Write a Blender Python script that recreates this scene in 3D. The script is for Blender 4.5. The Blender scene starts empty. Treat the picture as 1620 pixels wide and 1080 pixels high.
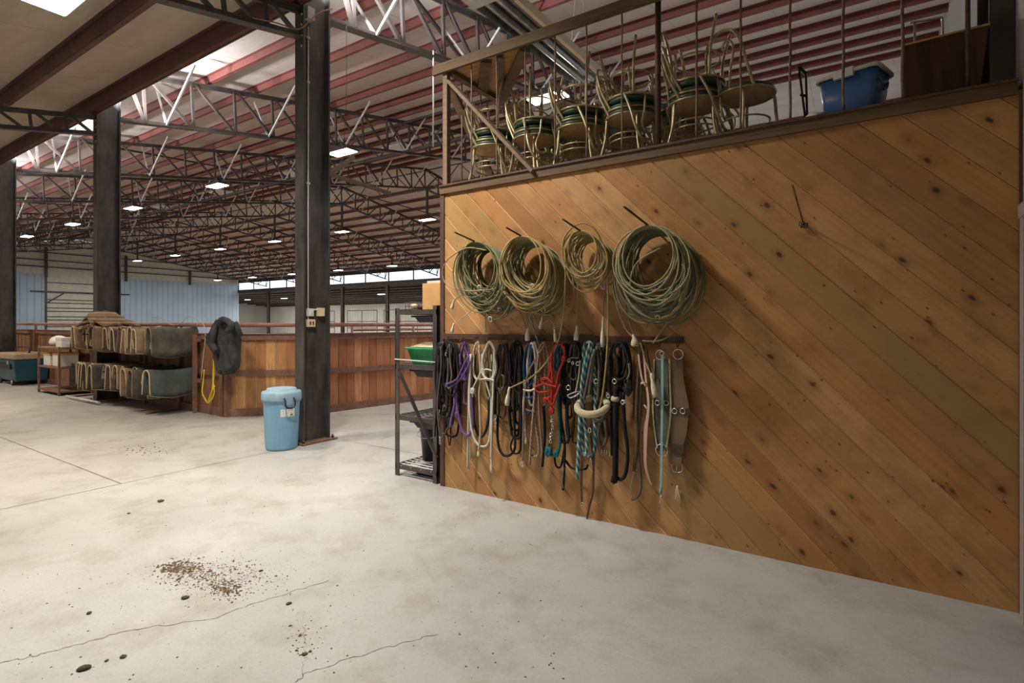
import bpy, bmesh, math, random
from mathutils import Vector, Matrix, noise
random.seed(7)
C = bpy.context.scene.collection
SC = bpy.context.scene
# ---------------------------------------------------------------- camera
F = 860.0                                   # focal length in pixels of the 1620 wide frame
TH = math.atan(578.0/860.0)                 # the camera looks this far left of +Y
ST, CT = math.sin(TH), math.cos(TH)
HZ = 510.0; EYE = 1.5
cam = bpy.data.cameras.new('camera'); camo = bpy.data.objects.new('camera', cam); C.objects.link(camo)
cam.sensor_width = 36; cam.lens = F/1620*36; cam.shift_y = -(540-HZ)/1620
cam.clip_start = .05; cam.clip_end = 400
camo.location = (0, 0, EYE); camo.rotation_euler = (math.pi/2, 0, TH)
SC.camera = camo
# ---------------------------------------------------------------- world and exposure
SC.view_settings.view_transform = 'Standard'; SC.view_settings.look = 'None'
SC.view_settings.gamma = 1; SC.view_settings.use_curve_mapping = False
SC.view_settings.exposure = 0.25
W = bpy.data.worlds.new('sky'); SC.world = W; W.use_nodes = True
bg = W.node_tree.nodes['Background']; bg.inputs['Color'].default_value = (.78, .89, 1, 1); bg.inputs['Strength'].default_value = 1.7
SC.cycles.use_denoising = True
SC.cycles.max_bounces = 8; SC.cycles.diffuse_bounces = 5; SC.cycles.glossy_bounces = 2
SC.cycles.sample_clamp_indirect = 4
ARENA_W = 160; PANEL_W = 142; EAVE_W = 240; LEAN_W = 500
WARM = (1, .86, .70); NEUT = (1, .93, .85)

# ---------------------------------------------------------------- helpers
def ray(px, py):
    t = (px-810)/F
    return Vector((-ST+CT*t, CT+ST*t, (HZ-py)/F))
def PY(px, py, Y): r = ray(px, py); k = Y/r.y; return Vector((r.x*k, Y, EYE+r.z*k))
def PX(px, py, X): r = ray(px, py); k = X/r.x; return Vector((X, r.y*k, EYE+r.z*k))
def PZ(px, py, z=0): r = ray(px, py); k = (z-EYE)/r.z; return Vector((r.x*k, r.y*k, z))
WY = 3.79
def Wp(px, py, off=.03): return PY(px, py, WY-off)
def V(*a): return Vector(a)
def lin(c):
    return tuple([(x/12.92 if x <= .04045 else ((x+.055)/1.055)**2.4) for x in [v/255 for v in c]]+[1])

class MB:
    def __init__(s): s.v = []; s.f = []; s.uv = []; s.m = []; s.cur = 0; s.sm = []
    def face(s, idx, uv=None, smooth=False):
        s.f.append(idx); s.uv.append(uv or [(0, 0)]*len(idx)); s.m.append(s.cur); s.sm.append(smooth)
    def hexa(s, p):                     # p: 8 points, bottom 4 then top 4
        b = len(s.v); s.v += [Vector(q) for q in p]
        for q in ((0,3,2,1),(4,5,6,7),(0,1,5,4),(1,2,6,5),(2,3,7,6),(3,0,4,7)): s.face([b+i for i in q])
        return s
    def box(s, x0, x1, y0, y1, z0, z1):
        return s.hexa([(x0,y0,z0),(x1,y0,z0),(x1,y1,z0),(x0,y1,z0),(x0,y0,z1),(x1,y0,z1),(x1,y1,z1),(x0,y1,z1)])
    def cbox(s, c, sx, sy, sz, rz=0):
        c = Vector(c); ca, sa = math.cos(rz), math.sin(rz); P = []
        for z in (-sz/2, sz/2):
            for x, y in ((-sx/2,-sy/2),(sx/2,-sy/2),(sx/2,sy/2),(-sx/2,sy/2)):
                P.append(c+Vector((x*ca-y*sa, x*sa+y*ca, z)))
        return s.hexa(P)
    def bar(s, a, b, w, h, up=(0,0,1), off=(0,0)):
        a = Vector(a); b = Vector(b); d = (b-a).normalized(); up = Vector(up)
        if abs(d.dot(up)) > .98: up = Vector((0,1,0)) if abs(d.y) < .9 else Vector((1,0,0))
        r = d.cross(up).normalized(); u = r.cross(d)
        a = a+r*off[0]+u*off[1]; b = b+r*off[0]+u*off[1]
        P = []
        for q in (a, b):
            P.append([q-r*w/2-u*h/2, q+r*w/2-u*h/2, q+r*w/2+u*h/2, q-r*w/2+u*h/2])
        return s.hexa(P[0]+P[1])
    def tube(s, pts, r, n=6, closed=False, taper=None):
        pts = [Vector(p) for p in pts]; N = len(pts)
        if N < 2: return s
        b = len(s.v); nrm = None; L = 0; Ls = []
        for i, p in enumerate(pts):
            if closed: t = pts[(i+1) % N]-pts[i-1]
            else: t = pts[min(i+1, N-1)]-pts[max(i-1, 0)]
            if t.length < 1e-9: t = Vector((0,0,1))
            t.normalize()
            if nrm is None:
                nrm = t.cross(Vector((.3,.9,.1)));
                if nrm.length < .1: nrm = t.cross(Vector((1,0,0)))
            nrm = (nrm-t*nrm.dot(t))
            if nrm.length < 1e-6: nrm = t.orthogonal()
            nrm.normalize(); bn = t.cross(nrm)
            if i: L += (p-pts[i-1]).length
            Ls.append(L); rr = r*(taper[i] if taper else 1)
            for k in range(n):
                a = 2*math.pi*k/n; s.v.append(p+(nrm*math.cos(a)+bn*math.sin(a))*rr)
        M = N if closed else N-1
        for i in range(M):
            j = (i+1) % N; la = Ls[i]; lb = Ls[j] if j else L+(pts[0]-pts[-1]).length
            for k in range(n):
                k2 = (k+1) % n
                s.face([b+i*n+k, b+i*n+k2, b+j*n+k2, b+j*n+k], [(la, k/n), (la, (k+1)/n), (lb, (k+1)/n), (lb, k/n)], True)
        if not closed:
            s.face([b+k for k in range(n)][::-1]); s.face([b+(N-1)*n+k for k in range(n)])
        return s
    def ring(s, c, R, r, axis=(0,1,0), n=20, sides=6, sx=1, sz=1):
        ax = Vector(axis).normalized(); u = ax.cross(Vector((0,0,1)))
        if u.length < .1: u = Vector((1,0,0))
        u.normalize(); w = u.cross(ax)
        return s.tube([Vector(c)+u*R*sx*math.cos(2*math.pi*i/n)+w*R*sz*math.sin(2*math.pi*i/n) for i in range(n)], r, sides, True)
    def lathe(s, c, prof, n=24, rot=None):
        b = len(s.v); c = Vector(c)
        for (r, z) in prof:
            for k in range(n):
                a = 2*math.pi*k/n; q = Vector((r*math.cos(a), r*math.sin(a), z))
                if rot: q = rot @ q
                s.v.append(c+q)
        for i in range(len(prof)-1):
            for k in range(n):
                k2 = (k+1) % n
                s.face([b+i*n+k, b+i*n+k2, b+(i+1)*n+k2, b+(i+1)*n+k], [(k/n,i),((k+1)/n,i),((k+1)/n,i+1),(k/n,i+1)], True)
        if prof[0][0] > 1e-4: s.face([b+k for k in range(n)][::-1])
        if prof[-1][0] > 1e-4: s.face([b+(len(prof)-1)*n+k for k in range(n)])
        return s
    def prism(s, pts, ext):              # pts: planar loop, ext: extrusion vector
        b = len(s.v); n = len(pts); ext = Vector(ext)
        s.v += [Vector(p) for p in pts]+[Vector(p)+ext for p in pts]
        s.face(list(range(b, b+n))); s.face(list(range(b+n, b+2*n))[::-1])
        for i in range(n):
            j = (i+1) % n; s.face([b+i, b+n+i, b+n+j, b+j])
        return s
    def ibeam(s, a, b, w, h, tf=.015, tw=.012, up=(0,0,1)):
        s.bar(a, b, w, tf, up, (0, h/2-tf/2)); s.bar(a, b, w, tf, up, (0, -h/2+tf/2)); s.bar(a, b, tw, h-2*tf, up); return s
    def build(s, name, mat, parent=None, loc=None, bevel=0):
        me = bpy.data.meshes.new(name)
        o0 = Vector(parent.location) if (parent is not None and loc is None) else Vector((0,0,0))
        if parent is not None and parent.get('_o') is not None: o0 = Vector(parent['_o'])
        if parent is None and loc is not None: o0 = Vector(loc)
        me.from_pydata([tuple(q-o0) for q in s.v], [], s.f)
        ul = me.uv_layers.new(name='UVMap'); k = 0
        for uv in s.uv:
            for q in uv: ul.data[k].uv = q; k += 1
        for i, p in enumerate(me.polygons): p.material_index = s.m[i]; p.use_smooth = s.sm[i]
        for m in (mat if isinstance(mat, (list, tuple)) else [mat]): me.materials.append(m)
        me.validate(); 
        bm = bmesh.new(); bm.from_mesh(me); bmesh.ops.recalc_face_normals(bm, faces=bm.faces); bm.to_mesh(me); bm.free()
        o = bpy.data.objects.new(name, me); C.objects.link(o)
        if parent is not None: o.parent = parent
        if parent is None and loc is not None: o.location = loc
        o['_o'] = list(o0)
        if bevel:
            md = o.modifiers.new('bevel', 'BEVEL'); md.width = bevel; md.segments = 2; md.limit_method = 'ANGLE'
        return o

def thing(name, label, cat, loc=(0,0,0), group=None):
    o = bpy.data.objects.new(name, None); C.objects.link(o); o.location = loc; o.empty_display_size = .1
    return tag(o, label, cat, group)
def tag(o, label=None, cat=None, group=None, kind=None):
    if label: o['label'] = label
    if cat: o['category'] = cat
    if group: o['group'] = group
    if kind: o['kind'] = kind
    return o
def struct(o): o['kind'] = 'structure'; return o
KIDS = {}
def children(o): return [c for c in bpy.data.objects if c.parent == o]
def copy_tree(o, parent=None, kids=None):
    c = o.copy(); C.objects.link(c)
    if parent: c.parent = parent
    for ch in (children(o) if kids is None else kids.get(o.name, [])): copy_tree(ch, c, kids)
    return c
def kidmap(o, m=None):
    m = {} if m is None else m
    m[o.name] = children(o)
    for c in m[o.name]: kidmap(c, m)
    return m
def smooth(pts, k=5, closed=False):
    pts = [Vector(p) for p in pts]; n = len(pts); out = []
    if n < 3: return pts
    rng = range(n) if closed else range(n-1)
    for i in rng:
        if closed: p0, p1, p2, p3 = pts[i-1], pts[i], pts[(i+1) % n], pts[(i+2) % n]
        else: p0, p1, p2, p3 = pts[max(i-1,0)], pts[i], pts[i+1], pts[min(i+2,n-1)]
        for j in range(k):
            t = j/k
            out.append(.5*((2*p1)+(p2-p0)*t+(2*p0-5*p1+4*p2-p3)*t*t+(3*p1-p0-3*p2+p3)*t**3))
    if not closed: out.append(pts[-1])
    return out

# ---------------------------------------------------------------- materials
class NT:
    def __init__(s, name):
        s.m = bpy.data.materials.new(name); s.m.use_nodes = True; s.t = s.m.node_tree
        s.b = s.t.nodes['Principled BSDF']; s.n = s.t.nodes; s.l = s.t.links
    def new(s, typ, **kw):
        n = s.n.new(typ)
        for k, v in kw.items(): setattr(n, k, v)
        return n
    def link(s, a, b): s.l.new(a, b)
    def math(s, op, a, b=None, c=None):
        n = s.new('ShaderNodeMath', operation=op)
        for i, x in enumerate((a, b, c)):
            if x is None: continue
            if isinstance(x, (int, float)): n.inputs[i].default_value = x
            else: s.link(x, n.inputs[i])
        return n.outputs[0]
    def noise(s, vec, scale, detail=3, rough=.5, dim='3D'):
        n = s.new('ShaderNodeTexNoise'); n.inputs['Scale'].default_value = scale
        n.inputs['Detail'].default_value = detail; n.inputs['Roughness'].default_value = rough
        if vec is not None: s.link(vec, n.inputs['Vector'])
        return n.outputs['Fac']
    def map(s, vec, scale=(1,1,1), rot=(0,0,0), loc=(0,0,0)):
        n = s.new('ShaderNodeMapping'); n.inputs['Scale'].default_value = scale; n.inputs['Rotation'].default_value = rot; n.inputs['Location'].default_value = loc
        s.link(vec, n.inputs['Vector']); return n.outputs[0]
    def ramp(s, fac, stops):
        n = s.new('ShaderNodeValToRGB'); e = n.color_ramp.elements
        while len(e) < len(stops): e.new(.5)
        for i, (p, c) in enumerate(stops): e[i].position = p; e[i].color = c if len(c) == 4 else lin(c)
        s.link(fac, n.inputs[0]); return n.outputs[0]
    def mix(s, fac, a, b, typ='MIX'):
        n = s.new('ShaderNodeMix', data_type='RGBA', blend_type=typ)
        for i, x in ((0, fac), (6, a), (7, b)):
            if isinstance(x, (int, float)): n.inputs[i].default_value = x
            elif isinstance(x, tuple): n.inputs[i].default_value = x if len(x) == 4 else lin(x)
            else: s.link(x, n.inputs[i])
        return n.outputs[2]
    def pos(s): return s.new('ShaderNodeNewGeometry').outputs['Position']
    def obj(s): return s.new('ShaderNodeTexCoord').outputs['Object']
    def uv(s): return s.new('ShaderNodeTexCoord').outputs['UV']
    def sep(s, v): n = s.new('ShaderNodeSeparateXYZ'); s.link(v, n.inputs[0]); return n.outputs
    def comb(s, x=0, y=0, z=0):
        n = s.new('ShaderNodeCombineXYZ')
        for i, q in enumerate((x, y, z)):
            if isinstance(q, (int, float)): n.inputs[i].default_value = q
            else: s.link(q, n.inputs[i])
        return n.outputs[0]
    def white(s, v):
        n = s.new('ShaderNodeTexWhiteNoise', noise_dimensions='1D'); s.link(v, n.inputs['W']); return n.outputs['Value']
    def bump(s, h, strength=.3, dist=.01):
        n = s.new('ShaderNodeBump'); n.inputs['Strength'].default_value = strength; n.inputs['Distance'].default_value = dist
        s.link(h, n.inputs['Height']); s.link(n.outputs[0], s.b.inputs['Normal'])
    def done(s, col, rough=.6, metal=0, spec=.5):
        if isinstance(col, tuple): s.b.inputs['Base Color'].default_value = col if len(col) == 4 else lin(col)
        else: s.link(col, s.b.inputs['Base Color'])
        if isinstance(rough, (int, float)): s.b.inputs['Roughness'].default_value = rough
        else: s.link(rough, s.b.inputs['Roughness'])
        s.b.inputs['Metallic'].default_value = metal; s.b.inputs['Specular IOR Level'].default_value = spec
        return s.m

def mottled(name, c1, c2, scale=6, rough=.6, metal=0, bump=.1, stretch=(1,1,1), bd=.003, spec=.5):
    n = NT(name); v = n.map(n.pos(), stretch); f = n.noise(v, scale, 4, .6)
    col = n.ramp(f, [(.3, c1), (.7, c2)])
    if bump: n.bump(n.noise(v, scale*6, 3), bump, bd)
    return n.done(col, rough, metal, spec)
def emit(name, col, strength):
    n = NT(name); n.b.inputs['Emission Color'].default_value = col if len(col) == 4 else tuple(col)+(1,)
    n.b.inputs['Emission Strength'].default_value = strength; return n.done((255,255,255), .5)

M = {}
M['steel'] = mottled('dark_steel', (50,45,43), (82,74,69), 5, .45, .0, .15)
M['column'] = mottled('column_steel', (42,39,38), (84,79,75), 7, .42, .0, .25, (1,1,.35))
M['truss'] = mottled('truss_steel', (58,52,49), (90,81,76), 3, .5, 0, .0)
M['purlin'] = mottled('red_oxide_steel', (110,62,56), (128,72,65), 3, .55, 0, .0)
M['strut_red'] = mottled('eave_red_steel', (78,48,44), (104,66,60), 3, .5, 0, .0)
M['galv'] = mottled('galvanised_steel', (196,196,194), (224,222,218), 10, .5, .1, .0)
M['black'] = mottled('black_plastic', (24,25,28), (40,41,45), 20, .45, 0, .1)
M['cloth_black'] = mottled('black_cloth', (34,37,38), (58,61,62), 14, .75, 0, .3)
M['white_pl'] = mottled('white_plastic', (214,214,206), (232,232,226), 12, .45, 0, 0)
M['cream_pl'] = mottled('cream_plastic', (226,206,166), (238,220,184), 12, .45, 0, 0)
M['chrome'] = mottled('worn_chrome', (190,190,185), (225,225,220), 30, .25, .9, 0)
M['brass'] = mottled('brass_tube', (150,134,96), (198,182,142), 20, .38, .55, 0)
M['green_vinyl'] = mottled('green_vinyl', (42,66,48), (60,86,62), 20, .4, 0, .05)
M['blue_pl'] = mottled('blue_tote_plastic', (64,106,162), (80,124,178), 6, .35, 0, 0)
M['green_pl'] = mottled('green_tub_plastic', (14,140,76), (26,160,92), 8, .4, 0, 0)
M['can'] = mottled('light_blue_plastic', (118,166,200), (140,184,214), 5, .5, 0, .1, (1,1,.3))
M['canlid'] = mottled('dusty_blue_plastic', (126,160,180), (152,182,196), 12, .6, 0, .1)
M['teal_pl'] = mottled('dark_teal_plastic', (20,66,80), (32,84,98), 6, .4, 0, 0)
M['tan_pl'] = mottled('tan_plastic', (160,140,110), (190,170,140), 6, .5, 0, 0)
M['card'] = mottled('cardboard', (196,150,92), (212,166,106), 8, .8, 0, .05)
M['timber'] = mottled('dusty_timber', (98,80,60), (128,106,80), 8, .75, 0, .3, (1,1,5))
M['timber_x'] = mottled('dusty_timber_rail', (84,64,42), (112,86,56), 8, .75, 0, .3, (.3,6,6))
M['trim_dark'] = mottled('dark_stained_trim', (70,46,36), (98,68,52), 6, .6, 0, .2, (5,5,.5))
M['rust'] = mottled('rusty_rod', (104,80,68), (140,112,96), 25, .6, .2, .2)
M['iron'] = mottled('dark_iron', (58,40,30), (92,66,46), 25, .6, .2, .2)
M['whitewall'] = mottled('dull_wall_paint', (150,148,134), (168,166,152), 2, .6, 0, 0)
M['siding_w'] = None
M['wood_dark'] = mottled('dark_walnut', (44,26,20), (92,54,38), 4, .35, 0, .1, (6,6,.6))
M['ply'] = mottled('plywood', (168,122,70), (206,162,104), 9, .6, 0, .1, (.5,3,1))
M['ply_under'] = mottled('seat_plywood', (178,140,92), (210,176,126), 14, .6, 0, .1)
M['concrete_dk'] = mottled('joint_dirt', (100,92,80), (130,120,106), 20, .9, 0, 0)
M['dirt'] = mottled('dry_dirt', (82,66,48), (130,108,82), 40, .95, 0, .4)
M['dirt_dk'] = mottled('dark_manure', (48,44,32), (84,74,52), 40, .95, 0, .4)
M['sand'] = mottled('arena_sand', (116,98,82), (140,120,100), 2, .95, 0, .2)
M['concrete_x'] = mottled('exterior_gravel', (136,144,152), (158,166,174), 2, .95, 0, .2)
M['yellow'] = mottled('yellow_hose', (214,180,32), (236,206,60), 10, .4, 0, 0)

# concrete floor
n = NT('concrete_floor'); p = n.pos()
a = n.ramp(n.noise(p, .55, 6, .62), [(.28, (156,153,148)), (.5, (172,171,167)), (.75, (186,185,181))])
st = n.ramp(n.noise(n.map(p, (1,1,1), (0,0,.5)), 2.4, 8, .7), [(.34, (.74,.70,.64,1)), (.52, (1,1,1,1))])
c = n.mix(.75, a, st, 'MULTIPLY')
sp = n.ramp(n.noise(p, 60, 3, .7), [(.38, (.86,.85,.83,1)), (.5, (1,1,1,1))])
c = n.mix(.5, c, sp, 'MULTIPLY')
vo = n.new('ShaderNodeTexVoronoi'); vo.inputs['Scale'].default_value = 5.5; n.link(p, vo.inputs['Vector'])
spot = n.math('LESS_THAN', vo.outputs['Distance'], .045)
sel = n.math('GREATER_THAN', n.sep(vo.outputs['Color'])[0], .72)
c = n.mix(n.math('MULTIPLY', n.math('MULTIPLY', spot, sel), .55), c, (96,80,62))
n.bump(n.noise(p, 35, 4, .6), .12, .004)
M['concrete'] = n.done(c, n.ramp(n.noise(p, 1.5, 4), [(.3, (.5,.5,.5,1)), (.7, (.72,.72,.72,1))]), 0, .4)

# diagonal pine boards of the tack wall: the board number is the integer of (x+z) over the pitch
PITCH = .2116; PHASE = .04
def pine(name, base, dark, light, kn=1.0):
    n = NT(name); p = n.pos(); s = n.sep(p)
    u = n.math('ADD', s[0], s[2]); w = n.math('SUBTRACT', s[0], s[2])
    k = n.math('FLOOR', n.math('DIVIDE', n.math('SUBTRACT', u, PHASE), PITCH))
    r1 = n.white(k); r2 = n.white(n.math('ADD', k, 37.3)); r3 = n.white(n.math('ADD', k, 91.7))
    # long grain
    wv = n.math('ADD', w, n.math('MULTIPLY', r3, 40))
    g = n.comb(n.math('MULTIPLY', wv, 1.3), n.math('MULTIPLY', u, 26), n.math('MULTIPLY', r1, 30))
    grain = n.noise(g, 1.0, 5, .62)
    blotch = n.noise(n.comb(wv, u, r2), 2.2, 4, .6)
    col = n.mix(r1, base, light)
    col = n.mix(n.math('MULTIPLY', r2, .45), col, dark)
    col = n.mix(n.math('MULTIPLY', n.ramp(grain, [(.38, (0,0,0,1)), (.68, (1,1,1,1))]), .24), col, dark)
    col = n.mix(n.math('MULTIPLY', n.ramp(blotch, [(.48, (0,0,0,1)), (.66, (1,1,1,1))]), .42), col, (146,98,60))
    col = n.mix(n.math('MULTIPLY', n.math('GREATER_THAN', r3, .68), .55), col, (158,128,80))
    # knots
    vo = n.new('ShaderNodeTexVoronoi'); vo.inputs['Scale'].default_value = 1.0; vo.inputs['Randomness'].default_value = 1
    nz = n.noise(p, 14, 2)
    n.link(n.comb(n.math('MULTIPLY', wv, 4.2), n.math('ADD', n.math('MULTIPLY', u, 7.5), n.math('MULTIPLY', nz, .25)), r3), vo.inputs['Vector'])
    d = n.math('ADD', vo.outputs['Distance'], n.math('MULTIPLY', nz, .06))
    cs = n.sep(vo.outputs['Color'])
    on = n.math('GREATER_THAN', cs[0], .55)
    core = n.ramp(d, [(.11, (1,1,1,1)), (.19, (0,0,0,1))])
    halo = n.ramp(d, [(.14, (1,1,1,1)), (.46, (0,0,0,1))])
    col = n.mix(n.math('MULTIPLY', n.math('MULTIPLY', halo, on), .5*kn), col, dark)
    col = n.mix(n.math('MULTIPLY', n.math('MULTIPLY', core, on), .85*kn), col, (62,36,22))
    # small pin knots and short dark flecks
    v2 = n.new('ShaderNodeTexVoronoi'); v2.inputs['Scale'].default_value = 1.0
    n.link(n.comb(n.math('MULTIPLY', wv, 9), n.math('MULTIPLY', u, 17), r2), v2.inputs['Vector'])
    c2 = n.sep(v2.outputs['Color'])
    col = n.mix(n.math('MULTIPLY', n.math('MULTIPLY', n.ramp(v2.outputs['Distance'], [(.08, (1,1,1,1)), (.17, (0,0,0,1))]), n.math('GREATER_THAN', c2[1], .74)), .8), col, (70,42,26))
    cl = n.noise(p, 3.2, 6, .7)
    col = n.mix(n.math('MULTIPLY', n.ramp(cl, [(.5, (0,0,0,1)), (.72, (1,1,1,1))]), .34), col, (128,94,62))
    n.bump(grain, .12, .002)
    return n.done(col, .5, 0, .3)
M['pine'] = pine('pine_boards', (190,136,82), (118,78,44), (208,162,108))

M['pine_edge_lit'] = pine('pine_board_lit_edges', (226,178,128), (190,140,96), (236,192,144), 0)  # paler than the boards: light caught on upward chamfers, put into the colour
def plank(name, c1, c2, c3, w, ax=0):
    n = NT(name); o = n.uv(); s = n.sep(o)
    k = n.math('FLOOR', n.math('DIVIDE', s[0], w)); r = n.white(k)
    g = n.noise(n.comb(n.math('MULTIPLY', s[0], 30), n.math('MULTIPLY', s[1], 3), n.math('MULTIPLY', r, 50)), 1, 4, .6)
    col = n.mix(r, c1, c2)
    col = n.mix(n.math('MULTIPLY', n.ramp(g, [(.35, (0,0,0,1)), (.65, (1,1,1,1))]), .45), col, c3)
    return n.done(col, .6, 0, .3)
M['fence_a'] = plank('fence_boards_amber', (226,176,116), (176,124,78), (136,92,56), .15)
M['fence_b'] = plank('fence_boards_brown', (158,118,84), (126,90,64), (92,66,48), .15)
M['fence_c'] = plank('fence_boards_red', (222,158,116), (168,110,78), (136,86,60), .15)
M['fence_rail'] = mottled('fence_rail_paint', (112,80,66), (142,106,88), 9, .6, 0, .2)
M['pipe_red'] = mottled('red_pipe_paint', (146,98,84), (172,124,108), 9, .5, 0, .1)

def insul(name, c1, c2):
    n = NT(name); p = n.pos(); s = n.sep(p)
    f = n.noise(n.map(p, (.5,1.6,1)), 2.2, 5, .6)
    col = n.ramp(f, [(.3, c1), (.7, c2)])
    seam = n.math('LESS_THAN', n.math('FRACT', n.math('DIVIDE', s[0], 1.83)), .012)
    col = n.mix(n.math('MULTIPLY', seam, .35), col, (110,100,92))
    n.bump(f, .5, .03)
    return n.done(col, .55, 0, .3)
M['insul'] = insul('vinyl_insulation', (206,196,190), (222,214,208))
M['insul_tan'] = insul('dusty_insulation', (178,164,144), (196,184,164))
M['insul_g'] = insul('wall_insulation', (200,206,192), (218,222,210))

def siding(name, c1, c2, axis, pitch=.3):
    n = NT(name); p = n.pos(); s = n.sep(p)
    f = n.math('FRACT', n.math('DIVIDE', s[axis], pitch))
    rib = n.ramp(f, [(.0, (1,1,1,1)), (.12, (0,0,0,1)), (.88, (0,0,0,1)), (1, (1,1,1,1))])
    col = n.mix(n.math('MULTIPLY', rib, .55), n.ramp(n.noise(p, .7, 3), [(.3, c1), (.7, c2)]), tuple(int(x*.72) for x in c1))
    n.bump(rib, .6, .03)
    return n.done(col, .5, 0, .4)
M['siding_blue'] = siding('blue_grey_siding', (166,192,216), (182,206,228), 1, .5)
M['siding_w'] = siding('white_siding', (190,188,182), (206,204,198), 0, .5)
M['siding_we'] = siding('white_siding_end', (190,192,192), (206,208,208), 1, .18)
M['lean_dark'] = mottled('dark_lean_ceiling', (96,76,66), (116,94,82), 2, .7, 0, 0)

def rope_mat(name, c1, c2, tw=14, bands=3, rough=.8, w=.5):
    n = NT(name); s = n.sep(n.uv())
    f = n.math('FRACT', n.math('ADD', n.math('MULTIPLY', s[0], tw), n.math('MULTIPLY', s[1], bands)))
    k = n.math('GREATER_THAN', f, w)
    col = n.mix(k, c1, c2)
    nz = n.noise(n.pos(), 60, 2); col = n.mix(n.math('MULTIPLY', nz, .35), col, tuple(int(x*.55) for x in c1))
    n.bump(n.math('PINGPONG', f, .5), .5, .003)
    return n.done(col, rough, 0, .2)
def dimr(c, k=.75): return tuple(int(x*k) for x in c)
def rm(name, c, k=.78, tw=60): M[name] = rope_mat(name, c, dimr(c, k), tw, 3)
rm('rope_lariat', (180,170,130)); rm('rope_lariat_g', (146,144,104)); rm('rope_lariat_d', (104,102,76)); rm('rope_lariat_t', (196,172,114)); rm('rope_lariat_gr', (128,136,112))
rm('rope_white', (232,228,214), .85); rm('rope_cream', (220,210,182), .85); rm('rope_purple', (134,100,160)); rm('rope_black', (42,42,44), .6); rm('rope_navy', (44,50,66), .6)
rm('rope_red', (206,56,52)); rm('rope_teal', (36,128,132)); rm('rope_blue', (52,84,130)); rm('rope_mauve', (172,136,122)); rm('rope_olive', (118,106,80), .7); rm('rope_pink', (200,164,150)); rm('rope_green', (58,66,58)); rm('rope_grey', (120,116,106))
M['rope_stripe'] = rope_mat('teal_striped_rope', (58,128,134), (206,212,204), 16, 2, .8, .6)
M['rope_stripe2'] = rope_mat('lavender_tracer_rope', (150,122,108), (186,166,156), 30, 2, .8, .6)
M['leather'] = mottled('dark_leather', (48,36,30), (76,58,46), 30, .5, 0, .2)
M['leather_g'] = mottled('grey_leather', (84,78,68), (112,104,92), 30, .6, 0, .2)
M['fleece'] = mottled('cream_fleece', (196,186,148), (222,212,178), 60, .95, 0, .8, (1,1,1), .01)
M['tassel'] = mottled('cream_tassel', (204,196,168), (226,218,194), 60, .9, 0, .6)
M['cinch_brown'] = rope_mat('brown_mohair', (112,88,66), (134,108,82), 1, 22)
M['webbing'] = mottled('brown_corded_webbing', (100,80,60), (134,110,84), 90, .85, 0, .6, (8,1,.2))
M['webbing_g'] = mottled('green_grey_webbing', (72,78,66), (104,108,92), 10, .85, 0, .3)
M['teal_strap'] = mottled('pale_teal_strap', (128,160,162), (150,180,180), 20, .6, 0, .1)
M['pink_strap'] = mottled('pale_pink_leather', (198,160,144), (216,180,164), 20, .6, 0, .1)
M['pad_dark'] = mottled('charcoal_felt', (56,54,48), (92,87,76), 6, .9, 0, .3)
M['pad_teal'] = mottled('slate_felt', (52,64,66), (86,92,90), 5, .9, 0, .3)
M['pad_brown'] = mottled('brown_felt', (78,66,52), (112,94,74), 6, .9, 0, .3)
M['pad_tan'] = mottled('tan_felt', (118,98,74), (150,126,96), 6, .9, 0, .3)
M['pad_fleece'] = mottled('tan_fleece', (186,164,128), (214,194,160), 30, .95, 0, .8)
def stripes(name, cols, per, axis):
    n = NT(name); s = n.sep(n.obj()); f = n.math('FRACT', n.math('DIVIDE', s[axis], per))
    st = []; N = len(cols)
    for i, c in enumerate(cols): st.append((i/N, lin(c)))
    col = n.ramp(f, st); n.n[-1].color_ramp.interpolation = 'CONSTANT'
    return n.done(col, .9, 0, .2)
M['pad_stripe'] = stripes('striped_blanket', [(120,96,74),(150,122,92),(84,78,66),(132,104,80)], .11, 2)
M['pad_zig'] = stripes('zigzag_blanket', [(60,52,46),(206,196,170),(96,70,54),(206,196,170)], .05, 2)
M['tube_ref'] = mottled('reflector_metal', (130,130,126), (176,176,172), 10, .35, .7, 0)
M['lens'] = emit('lamp_lens', (1, .98, .95), 14)
M['lens_off'] = mottled('unlit_lamp_lens', (196,200,196), (214,216,212), 4, .4, 0, 0)
M['panel_lens'] = emit('panel_lens', (1, .97, .92), 8)
n = NT('window_glass'); n.done((235,245,250), .02, 0, .5); n.b.inputs['Transmission Weight'].default_value = 1; n.b.inputs['IOR'].default_value = 1.02; M['glass'] = n.m
# clear window glass: mostly see-through with a faint sheen
gm = bpy.data.materials.new('window_glass'); gm.use_nodes = True; gt = gm.node_tree; gt.nodes.clear()
_o = gt.nodes.new('ShaderNodeOutputMaterial'); _m = gt.nodes.new('ShaderNodeMixShader'); _t = gt.nodes.new('ShaderNodeBsdfTransparent'); _g = gt.nodes.new('ShaderNodeBsdfGlossy')
_g.inputs['Roughness'].default_value = .05; _m.inputs[0].default_value = .06
gt.links.new(_t.outputs[0], _m.inputs[1]); gt.links.new(_g.outputs[0], _m.inputs[2]); gt.links.new(_m.outputs[0], _o.inputs[0]); M['glass'] = gm

# ================================================================ setting
BAY = 6.28; X0 = -5.93; XE = 1.3; XF = -62.45; YF = 35.2; YC0, YC1 = 4.11, 4.5
RIDGE = 19.85; PIT = .175
def roofz(Y, z0=6.42): return z0+PIT*((Y-4.5) if Y < RIDGE else (2*RIDGE-Y-4.5))

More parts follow.
